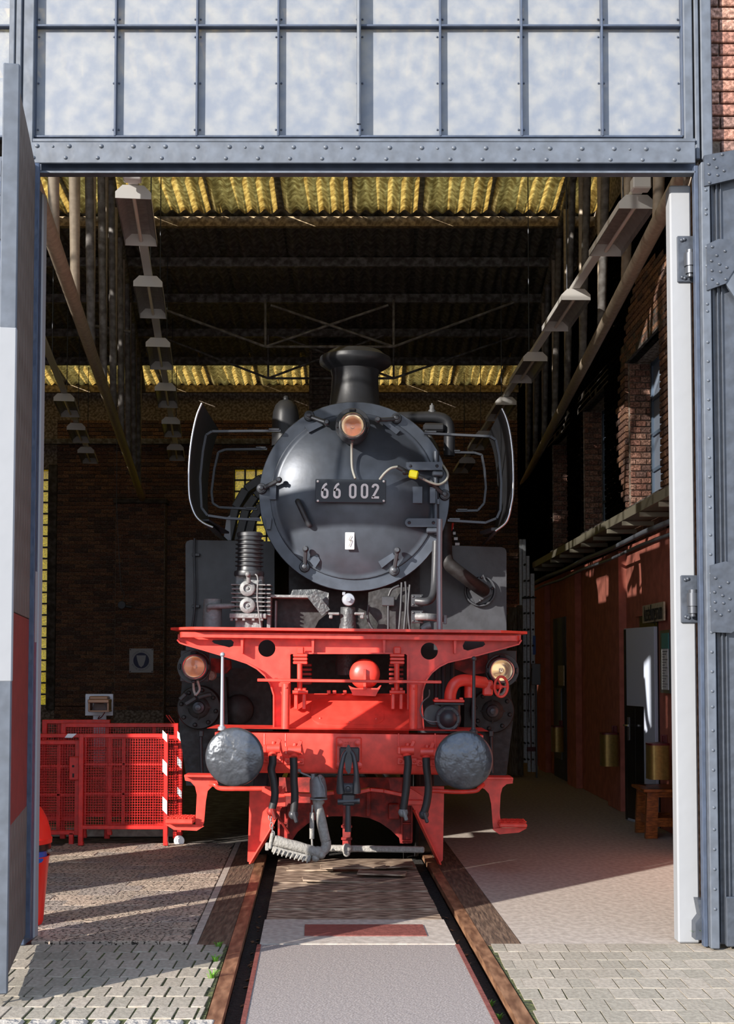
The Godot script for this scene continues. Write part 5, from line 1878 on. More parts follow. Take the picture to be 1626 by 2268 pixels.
	for i in 4:
		b = MB.new()
		var p3 := []
		for p in hoses[i]:
			p3.append([p[0], p[1], 10.38])
		pt(b, p3, 0.031, 14)
		var ho := put(b, "brake_hose", M.rubber, loco)
		b = MB.new()
		var l: Array = hoses[i][-1]
		b.ball(P(l[0], l[1] + 4, 10.38), 0.04, 12)
		b.box(P(l[0] + 4, l[1] + 10, 10.36), Vector3(0.03, 0.09, 0.05), Basis.from_euler(Vector3(0, 0, 0.3)), 0.008)
		put(b, "hose_coupling", M.dust_metal if i == 2 else M.red_dirty if i == 0 else M.black, ho)
	b = MB.new()
	b.bar(P(608, 1797, 10.4), P(640, 1845, 10.5), 0.02, 0.03, Vector3.BACK, 0.004)
	put(b, "hose_hook", M.red_dirty, loco)
	# handrods with knobs on the beam ends
	for c in [[493, 1450, 1609], [1050, 1459, 1616]]:
		b = MB.new()
		pt(b, [[c[0], c[1], 10.58], [c[0] - 1, c[2], 10.58]], [0.012, 0.017], 10)
		b.ball(P(c[0], c[1], 10.58), 0.021, 14)
		post(b, c[0] - 1, c[2] + 3, 10.58, v2([0.034, -0.02, 0.034, 0.006, 0.022, 0.012, 0.02, 0.02]), 16)
		put(b, "marker_rod", M.steel if c[0] < 800 else M.black, loco)

func below_beam(loco: Node3D) -> void:
	var b := MB.new()
	# guard irons
	for g in [[[553, 1742], [625, 1742], [625, 1786], [604, 1832], [558, 1912], [548, 1908], [551, 1820]], [[905, 1742], [984, 1742], [981, 1905], [974, 1912], [955, 1870], [918, 1795], [905, 1770]]]:
		b = MB.new()
		pp(b, g, 11.3, 0.03)
		var gi := put(b, "guard_iron", M.red, loco)
		b = MB.new()
		var rib := [[604, 1832, 11.2], [556, 1912, 11.25]] if g[0][0] < 800 else [[918, 1795, 11.2], [974, 1914, 11.25]]
		b.bar(P(rib[0][0], rib[0][1], rib[0][2]), P(rib[1][0], rib[1][1], rib[1][2]), 0.09, 0.014, Vector3.UP, 0.003)
		put(b, "rib", M.red, gi)
	b = MB.new()
	pp(b, [[612, 1765], [630, 1745], [630, 1788], [618, 1788], [612, 1790]], 11.1, 0.15)
	pp(b, [[612, 1765], [632, 1765], [632, 1786], [612, 1786]], 11.0, 0.05)
	put(b, "guard_stay", M.red, loco)
	b = MB.new()
	pp(b, [[903, 1770], [906, 1744], [937, 1764], [937, 1784], [901, 1784]], 11.1, 0.05)
	pb(b, 901, 1772, 937, 1783, 11.05, 0.08)
	put(b, "guard_stay", M.red, loco)
	# stabilising rods
	b = MB.new()
	pt(b, [[466, 1736, 10.8], [476, 1738, 10.75], [488, 1746, 10.75], [530, 1747, 10.75], [580, 1747, 10.78]], 0.02, 10)
	put(b, "grab_rod", M.red, loco)
	b = MB.new()
	pt(b, [[952, 1751, 10.78], [1010, 1754, 10.75], [1052, 1752, 10.75], [1062, 1745, 10.75], [1070, 1738, 10.8]], 0.018, 10)
	put(b, "grab_rod", M.red, loco)
	b = MB.new()
	for l in [[[790, 1755], [820, 1748], [850, 1751], [892, 1760]], [[630, 1758], [690, 1760], [740, 1755]]]:
		b = MB.new()
		for i in l.size() - 1:
			b.bar(P(l[i][0], l[i][1], 11.0), P(l[i + 1][0], l[i + 1][1], 11.0), 0.03, 0.09, Vector3.BACK, 0.004)
		put(b, "bowed_bar", M.red, loco)
	for l in [[[860, 1722], [891, 1722], [889, 1760], [866, 1756]], [[632, 1722], [656, 1722], [650, 1755], [636, 1755]], [[744, 1718], [796, 1718], [790, 1738], [750, 1738]]]:
		b = MB.new()
		pp(b, l, 11.0, 0.04)
		put(b, "hanger_plate", M.red_dirty, loco)
	# steps at both sides
	for s in [-1, 1]:
		b = MB.new()
		if s < 0:
			pp(b, [[408, 1718], [476, 1717], [484, 1738], [470, 1742], [460, 1752], [456, 1775], [452, 1822], [448, 1833], [432, 1838], [436, 1760], [432, 1742], [422, 1731], [410, 1729]], 10.85, 0.012)
		else:
			pp(b, [[1137, 1723], [1068, 1722], [1060, 1742], [1074, 1748], [1083, 1758], [1088, 1780], [1092, 1832], [1096, 1841], [1112, 1847], [1107, 1800], [1109, 1760], [1113, 1745], [1122, 1737], [1136, 1735]], 10.85, 0.012)
		var sb := put(b, "step_bracket", M.red, loco)
		b = MB.new()
		if s < 0:
			pb(b, 408, 1716, 476, 1722, 10.78, 0.2, 0.003)
			put(b, "upper_tread", M.red, sb)
			b = MB.new()
			pb(b, 366, 1814, 428, 1826, 10.72, 0.3, 0.01)
		else:
			pb(b, 1068, 1721, 1136, 1727, 10.78, 0.2, 0.003)
			put(b, "upper_tread", M.red, sb)
			b = MB.new()
			pb(b, 1106, 1823, 1168, 1834, 10.72, 0.3, 0.01)
		put(b, "tread", M.red, sb)
		b = MB.new()
		if s < 0:
			pp(b, [[366, 1826], [428, 1826], [452, 1830], [436, 1840], [385, 1838]], 10.8, 0.014)
		else:
			pp(b, [[1168, 1834], [1106, 1834], [1090, 1836], [1106, 1848], [1150, 1844]], 10.8, 0.014)
		put(b, "tread_support", M.red, sb)
		b = MB.new()
		var t := P(397 if s < 0 else 1137, 1813.5 if s < 0 else 1822.5, 10.72)
		for i in 9:
			for k in 5:
				b.box(t + Vector3(-0.1 + i * 0.025, 0.004, -0.03 - k * 0.05), Vector3(0.012, 0.008, 0.03), Basis.from_euler(Vector3(0, 0.6 if (i + k) % 2 else -0.6, 0)))
		stuff(put(b, "tread_ribs", M.red, sb))
	# heating pipe and hose
	b = MB.new()
	pb(b, 686, 1722, 706, 1762, 10.75, 0.06, 0.02)
	pt(b, [[704, 1722, 10.62], [706, 1745, 10.6], [707, 1768, 10.58]], [0.05, 0.055, 0.06, 0.062, 0.064, 0.066, 0.066, 0.066, 0.066, 0.064, 0.062], 18)
	pt(b, [[693, 1714, 10.6], [694, 1735, 10.6]], 0.018, 10)
	pt(b, [[708, 1718, 10.56], [710, 1730, 10.56], [717, 1745, 10.55], [718, 1762, 10.55]], 0.012, 8)
	b.ball(P(709, 1722, 10.58), 0.024, 12)
	post(b, 706, 1769, 10.58, v2([0.06, -0.006, 0.071, -0.006, 0.071, 0.006, 0.06, 0.006]), 24)
	pt(b, [[663, 1707, 10.6], [668, 1712, 10.6], [680, 1717, 10.6], [690, 1722, 10.6]], 0.008, 6)
	b.ball(P(663, 1707, 10.6), 0.016, 10)
	put(b, "heating_valve", M.dust_metal, loco)
	b = MB.new()
	pt(b, [[706, 1772, 10.58], [704, 1784, 10.57], [708, 1800, 10.55], [713, 1825, 10.52], [718, 1848, 10.5], [721, 1862, 10.5]], [0.05, 0.052, 0.05, 0.046, 0.042, 0.038, 0.038, 0.038, 0.039, 0.039, 0.04, 0.04, 0.041, 0.041, 0.042, 0.042, 0.042, 0.041, 0.041, 0.041, 0.041, 0.041, 0.041, 0.041, 0.041, 0.041], 18)
	pt(b, [[722, 1862, 10.5], [722, 1876, 10.5], [714, 1886, 10.48], [700, 1890, 10.47]], 0.04, 16)
	put(b, "heating_hose", M.lagging, loco, "grey lagged steam heating hose hanging down")
	b = MB.new()
	b.ball(P(703, 1888, 10.46), 0.05, 14)
	b.ball(P(699, 1900, 10.45), 0.034, 12)
	b.ball(P(712, 1893, 10.45), 0.035, 12)
	put(b, "hose_joint", M.lagging, loco)
	b = MB.new()
	pt(b, [[698, 1887, 10.46], [670, 1878, 10.45], [640, 1870, 10.43], [607, 1861, 10.42]], [0.04, 0.042, 0.042, 0.041, 0.04, 0.04, 0.042, 0.042, 0.043, 0.041, 0.04, 0.04, 0.042, 0.044, 0.044, 0.04], 18)
	put(b, "lower_hose", M.lagging, loco)
	b = MB.new()
	b.bar(P(603, 1880, 10.41), P(688, 1902, 10.44), 0.05, 0.045, Vector3.BACK, 0.006)
	for i in 9:
		b.box(P(609 + i * 9.2, 1886 + i * 2.4, 10.385), Vector3(0.012, 0.05, 0.012), Basis.from_euler(Vector3(0, 0, -0.5)), 0.003)
	b.box(P(601, 1862, 10.42), Vector3(0.03, 0.13, 0.05), Basis.from_euler(Vector3(0, 0, -0.15)), 0.01)
	b.box(P(592, 1875, 10.42), Vector3(0.03, 0.06, 0.04), Basis.IDENTITY, 0.006)
	put(b, "perforated_strap", M.lagging, loco)
	b = MB.new()
	pt(b, [[692, 1783, 10.52], [691, 1800, 10.5]], 0.008, 8)
	pt(b, [[691, 1800, 10.5], [691, 1858, 10.47]], 0.019, 12)
	pt(b, [[691, 1858, 10.47], [692, 1880, 10.46]], 0.008, 8)
	put(b, "hose_spring", M.lagging, loco)
	# chain from the guard iron down to the hose
	b = MB.new()
	for i in 6:
		var c := P(597 + i * 1.6, 1800 + i * 9.5, 10.8 - i * 0.06)
		var ring := []
		for k in 9:
			var an := TAU * k / 8
			var w := Vector3(cos(an) * 0.012, sin(an) * 0.026, 0) if i % 2 else Vector3(0, sin(an) * 0.026, cos(an) * 0.012)
			ring.append(c + w)
		b.tube(ring, 0.005, 6, false)
	stuff(put(b, "safety_chain", M.dust_metal, loco))
	# cross bar with lug and its hanger
	b = MB.new()
	b.bar(P(722, 1878, 11.1), P(940, 1882, 11.1), 0.06, 0.05, Vector3.UP, 0.01)
	b.ball(P(768, 1880, 11.02), 0.045, 14)
	b.ball(P(768, 1890, 11.0), 0.03, 12)
	put(b, "brake_cross_bar", M.lagging, loco)
	b = MB.new()
	b.bar(P(769, 1750, 11.1), P(768, 1875, 11.08), 0.07, 0.03, Vector3.BACK, 0.004)
	pb(b, 756, 1828, 780, 1834, 11.05, 0.04)
	pb(b, 756, 1855, 780, 1861, 11.05, 0.04)
	put(b, "bar_hanger", M.red_dirty, loco)
	# arched stretcher and its end posts
	b = MB.new()
	pp(b, [[625, 1722], [905, 1722], [913, 1868], [886, 1868], [884, 1856], [865, 1838], [842, 1822], [818, 1812], [790, 1808], [735, 1808], [706, 1812], [682, 1824], [660, 1842], [648, 1860], [640, 1868], [616, 1868], [618, 1722]], 11.7, 0.04)
	var ar := put(b, "arched_stretcher", M.red_dirty, loco)
	for x in [[616, 640], [888, 914]]:
		b = MB.new()
		for y in [1822, 1860]:
			pb(b, x[0], y, x[1], y + 4, 11.66, 0.05, 0.003)
		pb(b, x[0], 1780, x[0] + 4, 1866, 11.66, 0.05, 0.003)
		pb(b, x[1] - 4, 1780, x[1], 1866, 11.66, 0.05, 0.003)
		put(b, "rib_frame", M.red_dirty, ar)
	for x in [[812, 820], [700, 706]]:
		b = MB.new()
		pb(b, x[0], 1745, x[1], 1808, 11.64, 0.06, 0.004)
		put(b, "stretcher_rib", M.red_dirty, ar)
	b = MB.new()
	pb(b, 860, 1780, 884, 1815, 11.62, 0.08, 0.008)
	put(b, "stretcher_pad", M.red_dirty, ar)

func running_gear(loco: Node3D) -> void:
	var b := MB.new()
	# wheel sets
	for k in 2:
		for s in [-1, 1]:
			b = MB.new()
			var c: Vector3 = inv * T(0.755 * s, 12.25 + 1.9 * k, 0.45)
			b.lathe(v2([0, 0.07, 0.1, 0.07, 0.1, 0.05, 0.36, 0.035, 0.38, 0.06, 0.44, 0.06, 0.45, 0.05, 0.455, -0.06, 0.48, -0.075, 0.48, -0.1, 0, -0.09]), Transform3D(Basis(Vector3(0, 0, 1), Vector3(s, 0, 0), Vector3(0, s, 0)), c), 40)
			put(b, "wheel", M.black_dull, loco)
		b = MB.new()
		b.tube([inv * T(-0.75, 12.25 + 1.9 * k, 0.45), inv * T(0.75, 12.25 + 1.9 * k, 0.45)], 0.08, 16)
		put(b, "axle", M.black_dull, loco)
	# cylinders
	for s in [-1, 1]:
		var c := [440, 1567] if s < 0 else [1091, 1575]
		b = MB.new()
		if s < 0:
			pp(b, [[404, 1500], [500, 1500], [505, 1600], [470, 1716], [412, 1716], [398, 1630], [396, 1580], [400, 1545]], 12.0, 1.0)
		else:
			pp(b, [[1030, 1505], [1128, 1505], [1134, 1560], [1136, 1600], [1122, 1716], [1066, 1716], [1028, 1620]], 12.0, 1.0)
		var cyl := put(b, "cylinder", M.black_dull, loco)
		b = MB.new()
		disc(b, c[0], c[1], 11.9, v2([0, 0.06, 0.03, 0.06, 0.03, 0.05, 0.055, 0.05, 0.06, 0.02, 0.085, 0.015, 0.1, 0.0, 0.19, 0.0, 0.2, -0.02, 0.2, -0.1]), 40)
		for i in 8:
			var a := TAU * i / 8 + 0.2
			disc(b, c[0] + 39 * cos(a), c[1] + 39 * sin(a), 11.9, v2([0.02, 0, 0.02, 0.014, 0.012, 0.026, 0, 0.028]), 10)
		for i in 4:
			var a := TAU * i / 4
			b.bar(P(c[0] + 13 * cos(a), c[1] + 13 * sin(a), 11.88), P(c[0] + 27 * cos(a), c[1] + 27 * sin(a), 11.9), 0.016, 0.016, Vector3.BACK)
		put(b, "cylinder_cover", M.black_dull, cyl)
		b = MB.new()
		disc(b, c[0], c[1], 11.8, v2([0.0, 0.06, 0.025, 0.055, 0.028, 0.03, 0.05, 0.02, 0.052, -0.06]), 20)
		put(b, "tail_rod_cap", M.dark_steel, cyl)
		b = MB.new()
		var x: float = c[0] + (5 if s < 0 else -3)
		pt(b, [[x, 1618, 11.85], [x, 1645, 11.85], [x + 2, 1712, 11.85]], 0.016, 8)
		pb(b, x - 5, 1618, x + 5, 1632, 11.82, 0.05, 0.006)
		put(b, "drain_cock", M.black, cyl)
	b = MB.new()
	for k in [[410, 1560, 435, 1545], [398, 1550, 412, 1536]]:
		b.bar(P(k[0], k[1], 11.8), P(k[2], k[3], 11.8), 0.04, 0.04, Vector3.BACK, 0.008)
	pt(b, [[440, 1545, 11.7], [455, 1540, 11.7], [468, 1538, 11.7]], 0.022, 8)
	put(b, "valve_gear", M.black, loco)
	# dark valve chest and red bracket pieces behind the bracket curves
	b = MB.new()
	pp(b, [[500, 1480], [600, 1480], [604, 1625], [500, 1625]], 12.2, 0.4)
	disc(b, 527, 1572, 12.1, v2([0, 0.03, 0.12, 0.02, 0.14, 0.0, 0.14, -0.2]), 28)
	put(b, "valve_chest", M.black_dull, loco)
	b = MB.new()
	pp(b, [[466, 1457], [510, 1462], [511, 1480], [500, 1492], [468, 1490]], 11.8, 0.1)
	put(b, "frame_gusset", M.red_dirty, loco)
	b = MB.new()
	pp(b, [[1010, 1460], [1080, 1450], [1078, 1490], [1040, 1495], [1005, 1480]], 11.6, 0.1)
	put(b, "frame_gusset", M.red_dirty, loco)
	b = MB.new()
	disc(b, 469, 1496, 11.7, v2([0.0, 0.1, 0.04, 0.1, 0.045, 0.0]), 16)
	put(b, "small_cap", M.lagging, loco)
	# black feed pump and red pipe on the right
	b = MB.new()
	disc(b, 962, 1583, 10.95, v2([0, 0.0, 0.085, 0.0, 0.09, -0.02, 0.09, -0.06]), 28)
	disc(b, 993, 1592, 10.85, v2([0.0, 0.05, 0.03, 0.046, 0.055, 0.03, 0.068, 0.006, 0.075, 0.0, 0.095, 0.002, 0.105, -0.006, 0.108, -0.03, 0.1, -0.04, 0.11, -0.2]), 36)
	for i in 8:
		var a := TAU * i / 8 + 0.4
		disc(b, 993 + 23 * cos(a), 1592 + 23 * sin(a), 10.85, v2([0.01, 0, 0.01, 0.01, 0, 0.012]), 8)
	pb(b, 972, 1556, 1020, 1600, 10.95, 0.2, 0.02)
	pb(b, 962, 1556, 1028, 1562, 10.85, 0.22, 0.006)
	var fp := put(b, "feed_pump", M.black, loco)
	b = MB.new()
	pb(b, 961, 1549, 1029, 1556, 10.84, 0.22, 0.006)
	for x in [967, 1022]:
		pb(b, x - 4, 1545, x + 4, 1550, 10.84, 0.04, 0.004)
	put(b, "red_flange", M.red, fp)
	b = MB.new()
	pt(b, [[997, 1552, 10.95], [998, 1535, 10.95], [1006, 1516, 10.95], [1022, 1507, 10.97], [1045, 1508, 11.0], [1072, 1512, 11.1]], 0.05, 18)
	pt(b, [[1040, 1510, 11.05], [1040, 1545, 11.05]], 0.045, 12)
	put(b, "red_elbow_pipe", M.red, loco)
	b = MB.new()
	pb(b, 1070, 1506, 1092, 1541, 11.1, 0.1, 0.012)
	var ring := []
	var ctr := P(1110, 1521, 11.0)
	for i in 25:
		var a := TAU * i / 24
		ring.append(ctr + Vector3(cos(a) * 0.055, sin(a) * 0.085, sin(a * 1.0) * 0.01))
	b.tube(ring, 0.011, 8, false)
	for i in 3:
		b.tube([ctr, ctr + Vector3(cos(TAU * i / 3) * 0.055, sin(TAU * i / 3) * 0.085, 0)], 0.008, 6)
	b.tube([P(1090, 1522, 11.1), ctr], 0.02, 8)
	put(b, "valve_wheel", M.red, loco)
	for x in [966, 982, 1002]:
		b = MB.new()
		pt(b, [[x, 1470, 11.5], [x, 1550, 11.4]], 0.02, 8)
		put(b, "pump_pipe", M.black, loco)
	b = MB.new()
	pt(b, [[951, 1528, 11.0], [950, 1542, 10.95], [936, 1555, 10.9], [931, 1575, 10.85], [940, 1592, 10.8], [956, 1598, 10.8], [968, 1598, 10.82]], 0.006, 6)
	put(b, "oil_line", M.dust_metal, loco)


# ---------- barriers, bin and lamp on the left ----------
func mesh_grid(b: MB, x0: float, y0: float, x1: float, y1: float, d: float, step := 0.025, wire := 0.0035) -> void:
	var a := P(x0, y0, d)
	var c := P(x1, y1, d)
	var nx := int((c.x - a.x) / step)
	var ny := int((a.y - c.y) / step)
	for i in range(1, nx):
		b.box(Vector3(a.x + i * step, (a.y + c.y) / 2, a.z), Vector3(wire, a.y - c.y, wire))
	for j in range(1, ny):
		b.box(Vector3((a.x + c.x) / 2, c.y + j * step, a.z - wire), Vector3(c.x - a.x, wire, wire))

func barrier(label: String, x0: float, x1: float, top: float, bottom: float, foot: float, d: float, rails: Array, mids: Array, stripes: Array, has_mesh := true, yaw := 0.0) -> Node3D:
	var o := thing("safety_barrier", label, "barrier", W(x0, foot, d) * Vector3(1, 0, 1), Vector3(0, yaw, 0), "red mesh barriers stacked by the rear wall")
	var b := MB.new()
	for y in [top, bottom]:
		b = MB.new()
		pb(b, x0, y, x1, y + 9, d, 0.04, 0.004)
		put(b, "frame_rail", M.fence_red)
	for x in [x0, x1 - 8]:
		b = MB.new()
		pb(b, x, top, x + 8, foot, d - 0.002, 0.044, 0.004)
		pb(b, x - 1, foot - 8, x + 9, foot, d - 0.004, 0.05, 0.004)
		put(b, "upright", M.fence_red)
	for y in rails:
		b = MB.new()
		pb(b, x0 + 6, y, x1 - 6, y + 6, d + 0.05, 0.03, 0.003)
		put(b, "brace", M.fence_red)
	for x in mids:
		b = MB.new()
		pb(b, x - 3, top + 5, x + 3, bottom + 4, d + 0.05, 0.03, 0.003)
		put(b, "brace", M.fence_red)
	if has_mesh:
		b = MB.new()
		mesh_grid(b, x0 + 5, top + 5, x1 - 5, bottom + 4, d + 0.02)
		stuff(put(b, "wire_mesh", M.fence_red))
	if stripes.size():
		for s in stripes:
			b = MB.new()
			pp(b, s, d - 0.005, 0.003)
			put(b, "white_stripe", M.white_enamel)
	return o

func slants(x0: float, x1: float, ys: Array) -> Array:
	var o := []
	for y in ys:
		o.append([[x0, y[0]], [x1, y[0] + 10], [x1, y[1] + 10], [x0, y[1]]])
	return o

func build_fences() -> void:
	barrier("red mesh barrier with white stripes on its right post, nearest of the stack", 175, 371, 1625, 1828, 1873, 12.7, [1690, 1755], [273], slants(360, 370, [[1617, 1634], [1681, 1709], [1764, 1794]]))
	var o := barrier("red mesh barrier with a small white castor, behind the nearest one at its right", 238, 403, 1628, 1822, 1850, 12.95, [1700, 1760], [340], slants(393, 402, [[1619, 1634], [1676, 1693], [1743, 1758]]))
	var b := MB.new()
	pb(b, 393, 1820, 402, 1862, 12.93, 0.03, 0.004)
	put(b, "castor_stem", M.fence_red)
	b = MB.new()
	disc(b, 397, 1862, 12.88, v2([0, 0.012, 0.02, 0.012, 0.022, 0.004, 0.03, 0.004, 0.034, 0.014, 0.05, 0.012, 0.053, 0, 0.05, -0.012, 0, -0.012]), 24)
	put(b, "castor", M.white_enamel, null, "white castor wheel")
	o = barrier("red mesh gate with a lock box, at the left of the barrier stack", 60, 174, 1640, 1840, 1850, 12.85, [1694, 1757], [130], [])
	b = MB.new()
	pb(b, 153, 1676, 175, 1728, 12.8, 0.05, 0.006)
	put(b, "lock_box", M.fence_red)
	b = MB.new()
	disc(b, 162, 1697, 12.799, v2([0, 0.003, 0.012, 0.003, 0.012, -0.002]), 12)
	pb(b, 160, 1713, 164, 1722, 12.797, 0.006, 0.001)
	put(b, "keyhole", M.ink)
	b = MB.new()
	pb(b, 152, 1845, 162, 1874, 12.85, 0.04)
	put(b, "leg", M.fence_red)
	barrier("red barrier with a plain slanting top rail, against the rear lamp post", 93, 241, 1594, 1800, 1858, 13.25, [], [130], [], true, 0.0)
	barrier("long red mesh barrier farthest back, its top rail above all the others", 135, 393, 1602, 1800, 1858, 13.1, [1655, 1720], [237, 340], [], true, 0.0)
	barrier("red barrier half hidden behind the gate with one white tape mark on its rail", 80, 190, 1625, 1810, 1856, 13.0, [1700], [], [[[143, 1634], [150, 1625], [170, 1625], [160, 1634]]])
	o = thing("wire_stay", "pair of thin red wires sticking up behind the barriers", "wire", W(390, 1855, 13.14) * Vector3(1, 0, 1))
	b = MB.new()
	for k in [368, 374]:
		b = MB.new()
		pt(b, [[k, 1584, 13.2], [k + 22, 1614, 13.2]], 0.006, 6)
		pt(b, [[k + 22, 1614, 13.2], [k + 22, 1855, 13.2]], 0.006, 6)
		put(b, "wire", M.fence_red)

func build_left_side() -> void:
	# swing-lid bin just inside the doorway
	var c := Vector3(-2.33, 0, -8.86)
	var o := thing("litter_bin", "red swing-lid litter bin with a blue bag behind the left door post", "bin", c)
	var b := MB.new()
	b.lathe(v2([0.0, 0.0, 0.15, 0.0, 0.158, 0.02, 0.192, 0.44, 0.198, 0.455, 0.192, 0.455, 0.15, 0.03]), Transform3D.IDENTITY, 32)
	put(b, "body", M.bin_red)
	b = MB.new()
	b.lathe(v2([0.198, 0.4, 0.212, 0.43, 0.207, 0.47, 0.21, 0.5, 0.19, 0.51]), Transform3D(Basis.from_euler(Vector3(0.05, 0, 0.06)), Vector3.ZERO), 20)
	put(b, "blue_bag", M.bag_blue)
	b = MB.new()
	b.lathe(v2([0.19, 0.49, 0.205, 0.5, 0.203, 0.54, 0.19, 0.56]), Transform3D.IDENTITY, 32)
	put(b, "black_bag", M.bag_black)
	b = MB.new()
	b.lathe(v2([0.18, 0.54, 0.21, 0.54, 0.212, 0.57, 0.204, 0.58, 0.198, 0.63, 0.176, 0.7, 0.138, 0.77, 0.077, 0.815, 0.0, 0.83]), Transform3D.IDENTITY, 40)
	put(b, "lid", M.bin_red)
	# flood light on a board in front of the rear wall
	o = thing("flood_light", "old copper-coloured flood light on a white board behind the barriers", "flood light", W(220, 1560, 13.5) * Vector3(1, 0, 1))
	b = MB.new()
	pb(b, 189, 1537, 250, 1585, 13.5, 0.02, 0.003)
	pb(b, 206, 1580, 234, 1700, 13.52, 0.03, 0.003)
	put(b, "back_board", M.sign_grey)
	b = MB.new()
	var q := []
	for p in [[197, 1543, 13.42], [239, 1543, 13.42], [241, 1556, 13.3], [194, 1556, 13.3], [199, 1577, 13.42], [240, 1577, 13.42], [243, 1572, 13.3], [195, 1572, 13.3]]:
		q.append(P(p[0], p[1], p[2]))
	pb(b, 197, 1542, 239, 1550, 13.36, 0.12, 0.01)
	pb(b, 194, 1549, 241, 1557, 13.28, 0.16, 0.006)
	pb(b, 196, 1573, 242, 1577, 13.3, 0.14, 0.004)
	for x in [195, 237]:
		pb(b, x, 1555, x + 4, 1576, 13.3, 0.14, 0.004)
	put(b, "housing", M.copper_box)
	b = MB.new()
	b.hull8([P(203, 1573, 13.33), P(237, 1573, 13.33), P(230, 1558, 13.4), P(209, 1558, 13.4), P(203, 1575, 13.36), P(237, 1575, 13.36), P(230, 1557, 13.44), P(209, 1557, 13.44)])
	put(b, "reflector", M.polished)
	b = MB.new()
	pt(b, [[232, 1578, 13.35], [225, 1588, 13.4], [217, 1592, 13.45], [221, 1586, 13.45]], 0.005, 6)
	put(b, "cable", M.maroon)
	# safety sign
	o = thing("safety_sign", "square white sign with a blue shield emblem on the rear brick wall", "sign", W(313, 1463, 25.258))
	b = MB.new()
	var s := 0.232
	b.box(Vector3.ZERO, Vector3(s * 2, s * 2, 0.01), Basis.IDENTITY, 0.003)
	put(b, "plate", M.sign_grey)
	b = MB.new()
	var shield := PackedVector2Array([Vector2(-0.092, 0.1), Vector2(0.092, 0.1), Vector2(0.08, 0.02), Vector2(0.045, -0.09), Vector2(0.0, -0.13), Vector2(-0.045, -0.09), Vector2(-0.08, 0.02)])
	for side in [-1, 1]:
		var half := PackedVector2Array([Vector2(0, -1), Vector2(side, -1), Vector2(side, 1), Vector2(0, 1)])
		for pgn in Geometry2D.intersect_polygons(circle(Vector2.ZERO, 0.152, 40), half):
			for r in Geometry2D.clip_polygons(pgn, shield):
				b.prism(r, Transform3D(Basis.IDENTITY, Vector3(0, 0, 0.009)), 0.004)
	b.tube([Vector3(0, -0.2, 0.004), Vector3(0, -0.1999, 0.004)], 0.001, 4)
	put(b, "shield_emblem", M.sign_blue)
	b = MB.new()
	for w in [["EIGENE VORSICHT", 152.0, 28.0, 1.0], ["BESTER UNFALLSCHUTZ", 205.0, 335.0, -1.0]]:
		var txt: String = w[0]
		for i in txt.length():
			if txt[i] == " ":
				continue
			var a := deg_to_rad(lerpf(w[1], w[2], float(i) / (txt.length() - 1)))
			add_text(b, text_mesh(txt[i], 0.034, 0.003), Transform3D(Basis(Vector3(0, 0, 1), a - PI / 2 * w[3]), Vector3(cos(a) * 0.182, sin(a) * 0.182, 0.007)))
	put(b, "lettering", M.sign_blue)
	b = MB.new()
	for x in [-1, 1]:
		for y in [-1, 1]:
			rivet(b, Vector3(x * 0.21, y * 0.21, 0.005), 0.012)
	put(b, "screws", M.dark_steel)
	# hanging microphone-like socket on a cord
	o = thing("hanging_socket", "round dark socket hanging on a long cord before the rear brick wall", "socket", W(270, 1340, 24.6))
	b = MB.new()
	var hang := P(258, 1100, 24.6)
	b.tube([hang, Vector3(hang.x, (inv * Vector3(0, roof_y(24.6) + 0.12, 0)).y, hang.z)], 0.006, 6)
	pt(b, [[258, 1100, 24.6], [261, 1180, 24.6], [266, 1270, 24.6], [268, 1300, 24.6], [275, 1314, 24.6], [272, 1330, 24.6]], 0.006, 6)
	put(b, "cord", M.pipe_grey)
	b = MB.new()
	disc(b, 270, 1340, 24.55, v2([0, 0.03, 0.07, 0.03, 0.08, 0.0, 0.07, -0.06, 0, -0.06]), 20)
	pt(b, [[276, 1342, 24.58], [292, 1345, 24.58]], 0.03, 8)
	pt(b, [[292, 1345, 24.58], [320, 1350, 24.6], [370, 1342, 24.6]], 0.008, 6)
	put(b, "body", M.dark_steel)


# ---------- things along the right wall ----------
func on_wall(px: float, py: float, off: float) -> Vector3:          # where the ray meets a plane "off" metres inside the right wall
	var r := ray(px, py)
	# x = 3.43 - off - 0.017 d with d = -z
	var t := (3.43 - off) / (r.x + 0.017 * -r.z)
	return Vector3(0, EYE, 0) + r * t

func wall_quad(b: MB, x0: float, y0: float, x1: float, y1: float, off: float, th: float) -> void:   # upright board parallel to the right wall
	var a := on_wall(x0, y0, off)
	var c := on_wall(x1, y1, off)
	var o := Vector3(th, 0, 0)
	var q := [Vector3(a.x, a.y, a.z), Vector3(c.x, a.y, c.z), Vector3(c.x, c.y, c.z), Vector3(a.x, c.y, a.z)]
	b.hull8([inv * q[0], inv * q[1], inv * q[2], inv * q[3], inv * (q[0] + o), inv * (q[1] + o), inv * (q[2] + o), inv * (q[3] + o)])

